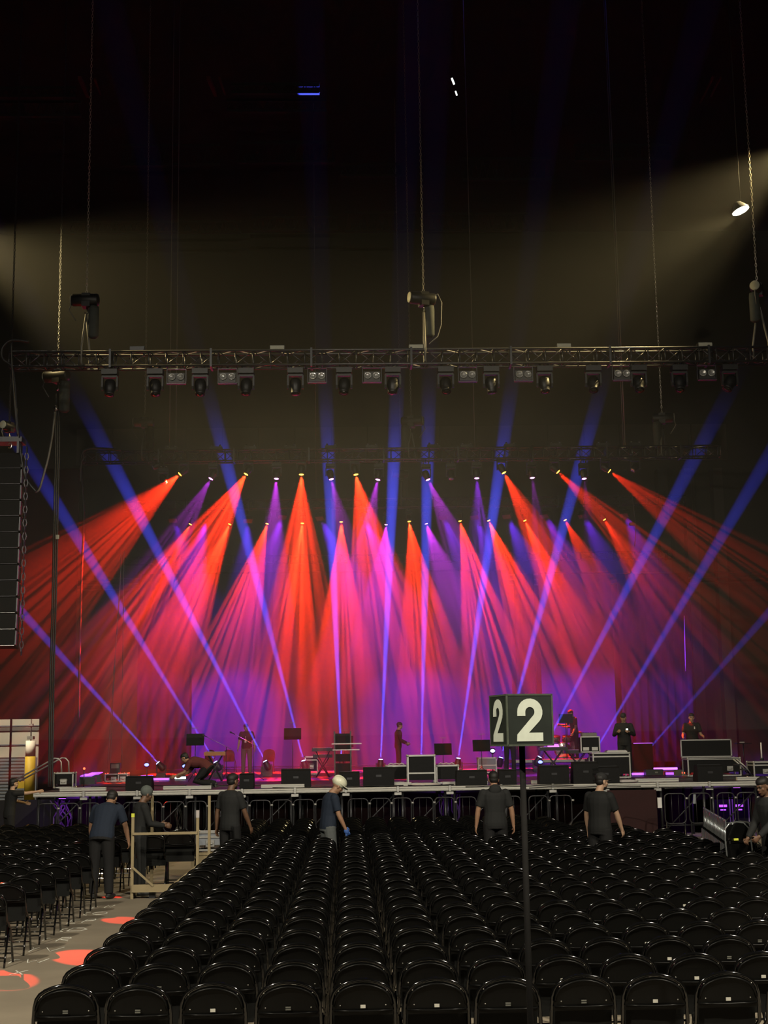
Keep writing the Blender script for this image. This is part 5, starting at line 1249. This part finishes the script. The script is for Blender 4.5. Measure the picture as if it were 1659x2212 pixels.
    for s in (-1, 1): ey.ell(hpz(s*.031, .080, .010), (.013*k, .007*k, .007*k), HR, 8, 6)
    e = ey.obj('eyes', 'eye_white', t); pu = MB()
    for s in (-1, 1): pu.ell(hpz(s*.031, .0855, .010), (.006*k, .004*k, .006*k), HR, 8, 6); pu.tube([hpz(s*.05, .080, .026), hpz(s*.032, .093, .032), hpz(s*.015, .093, .028)], .004*k, 5)
    pu.obj('pupils', 'hair_black', e)
    MB().ell(hpz(0, .093, -.056), (.021*k, .006*k, .006*k), HR, 8, 6).obj('lips', 'lips', t)
    if beard:
        b_ = MB(); b_.ell(hpz(0, .035, -.078), (.055*k, .056*k, .045*k), HR, 12, 8); b_.obj('beard', 'hair_black', t)
    if hat in ('cap', 'cap_back'):
        c = MB(); c.ell(hpz(0, -.014, .062), (.086*k, .103*k, .078*k), HR, 16, 10); sgn = 1 if hat == 'cap' else -1
        c.ell(hpz(0, sgn*.105, .045), (.06*k, .06*k, .009*k), HR, 12, 6); c.obj('cap', 'cap_black', t)
    if hat == 'beanie':
        c = MB(); c.ell(hpz(0, -.018, .05), (.090*k, .106*k, .10*k), HR, 16, 10); c.obj('beanie', 'beanie_grey', t)
    if hat == 'hardhat':
        c = MB(); c.ell(hpz(0, -.01, .075), (.112*k, .135*k, .098*k), HR, 20, 12); c.ell(hpz(0, .02, .045), (.118*k, .168*k, .012*k), HR, 20, 6); c.ell(hpz(0, -.01, .10), (.018*k, .132*k, .085*k), HR, 14, 10); c.obj('hard_hat', 'hardhat', t)
    if gloves:
        for side in (-1, 1):
            s0, el, wr, h, inn, acr = ends[side]; g = MB(); g.ell(wr+h*.05*k, (.046*k, .024*k, .055*k), Matrix((acr, inn, h)).transposed(), 10, 8)
            for off in (.031, .0105, -.0105, -.031):
                b0 = wr+h*.08*k+acr*off*k; g.tube([b0, b0+h*.035*k+inn*.012, b0+h*.06*k+inn*.035], [.013*k, .012*k, .010*k], 6)
            g.tube([wr+acr*.03*k, wr+acr*.055*k+h*.05*k], [.015*k, .012*k], 6)
            g.obj('glove', gloves, t)
    t['_n'] = 0; del t['_n']
    return t, {'hc': hc, 'HR': HR, 'ends': ends, 'pel': pel, 'chest': chest, 'f2': f2, 'r2': r2, 'u2': u2, 'sh': sh}
def hp_(px, ytop, H): v = on(px, ytop, H); return Vector((v.x, v.y, 0))
def gp(px, Y, z=0): v = at(px, 1700, Y); return Vector((v.x, Y, z))
# yaw 0 faces the stage (+Y); positive turns to the left of the picture
Lw = 'workers among the seats'; Ls = 'people on the stage'
person('worker in black shirt at the left stage corner reaching out to the right', hp_(22, 1683, 1.72), -1.0, 1.76, .12, head=(.0, 0), armR=((.15, .9, .0), (.2, 1, .12), .2), armL=((-.3, .5, -.5), (-.1, .9, -.2), .3), skin='light', group=Lw, beard=True)
person('worker in navy polo shirt with pale collar bending down in the left seats', gp(222, 23.3), -.2, 1.88, .62, head=(.35, 0), armR=((.35, .15, -1), (.10, .35, -1), .5), armL=((-.35, .1, -1), (-.10, .3, -1), .5), skin='tan', top='shirt_navy', pants='trouser_black', group=Lw, build=1.12)
pb = [o for o in C.objects if o.get('label', '').startswith('worker in navy polo')][0]
person('worker with grey beanie and dark clothes standing left of the wooden frame', Vector((pL.x+.02, pL.y+.55, 0)), -1.15, 1.80, .10, head=(.30, .1), armR=((.1, .35, -1), (.0, .95, -.15), .5), armL=((-.1, .4, -1), (.2, .9, -.1), .5), skin='brown', top='shirt_grey', sleeve='long', pants='trouser_grey', hat='beanie', group=Lw)
person('tall worker in dark tee with short hair walking left of the centre seats', gp(497, 25.2), -.55, 1.95, .04, head=(.12, -.25), armR=((.25, .25, -1), (.15, .45, -1), .4), armL=((-.28, -.1, -1), (-.1, .05, -1), .4), skin='brown', top='shirt_grey', pants='trouser_black', group=Lw, legR=((.05, .1, -1), (0, -.1, -1)), beard=True)
person('worker in white hard hat, navy shirt and blue gloves in the centre seats', gp(708, 25.0), -1.25, 1.88, .16, head=(.5, 0), armL=((-.15, -.12, -1), (-.05, .12, -1), .7), armR=((.15, .2, -1), (0, .5, -1), .7), skin='tan', top='shirt_navy', pants='shorts_grey', hat='hardhat', group=Lw, gloves='glove_blue', shorts=True, build=1.05, belly=.02)
wp, wi = person('worker in dark hooded vest seen from behind, just left of the sign pole', gp(1068, 24.6), .05, 1.93, .05, head=(.12, 0), armL=((-.35, .0, -1), (-.12, .15, -1), .4), armR=((.35, .0, -1), (.12, .15, -1), .4), skin='tan', top='shirt_grey', pants='trouser_black', group=Lw, build=1.08)
h_ = MB(); h_.ell(wi['sh']-wi['f2']*.09+wi['u2']*.02, (.11, .06, .10), None, 14, 10); h_.obj('hood', 'trouser_grey', wp); h_ = MB(); h_.tube([wi['sh']+wi['r2']*.07+wi['u2']*.06, wi['sh']-wi['f2']*.02+wi['u2']*.075, wi['sh']-wi['r2']*.07+wi['u2']*.06], .018, 6); h_.obj('collar', 'paper', wp)
person('worker in black tee and black cap turned to the right in the seats', gp(1292, 22.8), -.75, 1.92, .06, head=(.15, -.45), armR=((.22, .35, -1), (.05, .45, -1), .5), armL=((-.25, .05, -1), (-.05, .2, -1), .5), skin='light', top='shirt_black', pants='trouser_black', hat='cap', group=Lw, build=1.08, beard=True)
person('worker in dark jacket holding folded chairs at the right edge', gp(1663, 20.2), 1.9, 1.90, .12, head=(.2, .2), armL=((-.1, .35, -1), (.1, .7, -.6), .9), armR=((.1, .3, -1), (-.1, .6, -.8), .9), skin='brown', top='shirt_grey', sleeve='long', pants='trouser_black', group=Lw)
# on the stage
def sp(px, py): v = on(px, py, DECK); return v
kp, ki = person('person in dark red lit shirt kneeling hunched over the stage edge', sp(448, 1700), 1.35, 1.78, 1.45, head=(-.35, 0), armL=((-.1, .5, -1), (-.1, .9, -.35), .3), armR=((.1, .5, -1), (.1, .9, -.35), .3), legL=((-.2, .65, -.8), (-.05, -1, -.15), (0, -.3, -1)), legR=((.2, .65, -.8), (.05, -1, -.15), (0, -.3, -1)), skin='tan', top='shirt_maroon', pants='trouser_black', group=Ls, build=1.1)
lp, li = person('man in dark tee with a pale lanyard looking down on the stage', sp(533, 1674), 2.95, 1.80, .04, head=(.45, 0), armL=((-.3, .0, -1), (-.15, .12, -1), .5), armR=((.3, .0, -1), (.15, .12, -1), .5), skin='light', top='shirt_black', pants='jeans_grey', group=Ls, build=1.1, belly=.02)
ly = MB(); fz = li['f2']; ly.tube([li['sh']+li['r2']*.06+li['u2']*.03+fz*.06, li['chest']+fz*.15, li['chest']+fz*.155-li['u2']*.12], .008, 5); ly.tube([li['sh']-li['r2']*.06+li['u2']*.03+fz*.06, li['chest']+fz*.15], .008, 5); ly.box(li['chest']+fz*.16-li['u2']*.16, (.07, .012, .1)); ly.obj('lanyard', 'lanyard', lp)
person('man in dark hooded jacket and cap standing sideways near the centre', sp(861, 1669), -1.5, 1.76, .04, head=(.15, 0), armL=((-.1, .2, -1), (-.05, .85, -.5), .6), armR=((.1, .2, -1), (.05, .85, -.4), .6), skin='light', top='shirt_black', sleeve='long', pants='trouser_grey', hat='cap_back', group=Ls)
person('person in dark clothes standing behind the numbered sign', sp(1103, 1671), 2.9, 1.76, .05, skin='brown', top='shirt_black', pants='trouser_black', group=Ls, build=1.05)
dq = at(1248, 1620, 50.6)
person('man in black tee with headset standing at the drum kit', (dq.x, 51.2, RZ), 2.0, 1.80, .12, head=(.35, 0), armL=((-.1, .1, -1), (-.1, .5, -.8), .5), armR=((.1, .5, -.7), (.1, .9, .1), .7), skin='light', top='shirt_black', pants='trouser_black', group=Ls, hat='cap_back')
mp, mi_ = person('man in long dark clothes and cap holding a small light object', sp(1352, 1677), 2.85, 1.80, .0, head=(.2, 0), armL=((-.35, .1, -1), (.45, .75, .35), .9), armR=((.35, .1, -1), (-.45, .75, .35), .9), skin='tan', top='trouser_black', sleeve='long', pants='trouser_black', hat='cap', group=Ls, build=1.1)
# small glowing phone in the hands
e_ = mi_['ends'][-1]; wpos = mp.matrix_world if False else (Matrix.Translation(mp.location) @ Matrix.Rotation(2.85, 4, 'Z'))
ph = thing('phone', 'small bright object in the hand of the man in dark clothes', 'phone', wpos @ (e_[2]+e_[3]*.09)); MB().box((0, 0, .03), (.07, .012, .05)).obj('body', 'dark_metal', ph); MB().box((0, -.008, .03), (.06, .004, .04)).obj('screen', 'tube_white', ph)
rp, ri = person('man in black tee standing behind the open trunk at the right', sp(1499, 1671), 3.0, 1.80, .02, head=(.15, .1), armL=((-.25, .1, -1), (-.15, .75, -.2), .5), armR=((.3, .1, -1), (.1, .7, -.2), .5), skin='light', top='shirt_black', pants='trouser_black', group=Ls, build=1.1)
MB().box(ri['chest']+ri['f2']*.15+ri['r2']*-.07+ri['u2']*.02, (.03, .012, .07)).obj('shirt_print', 'paper', rp)
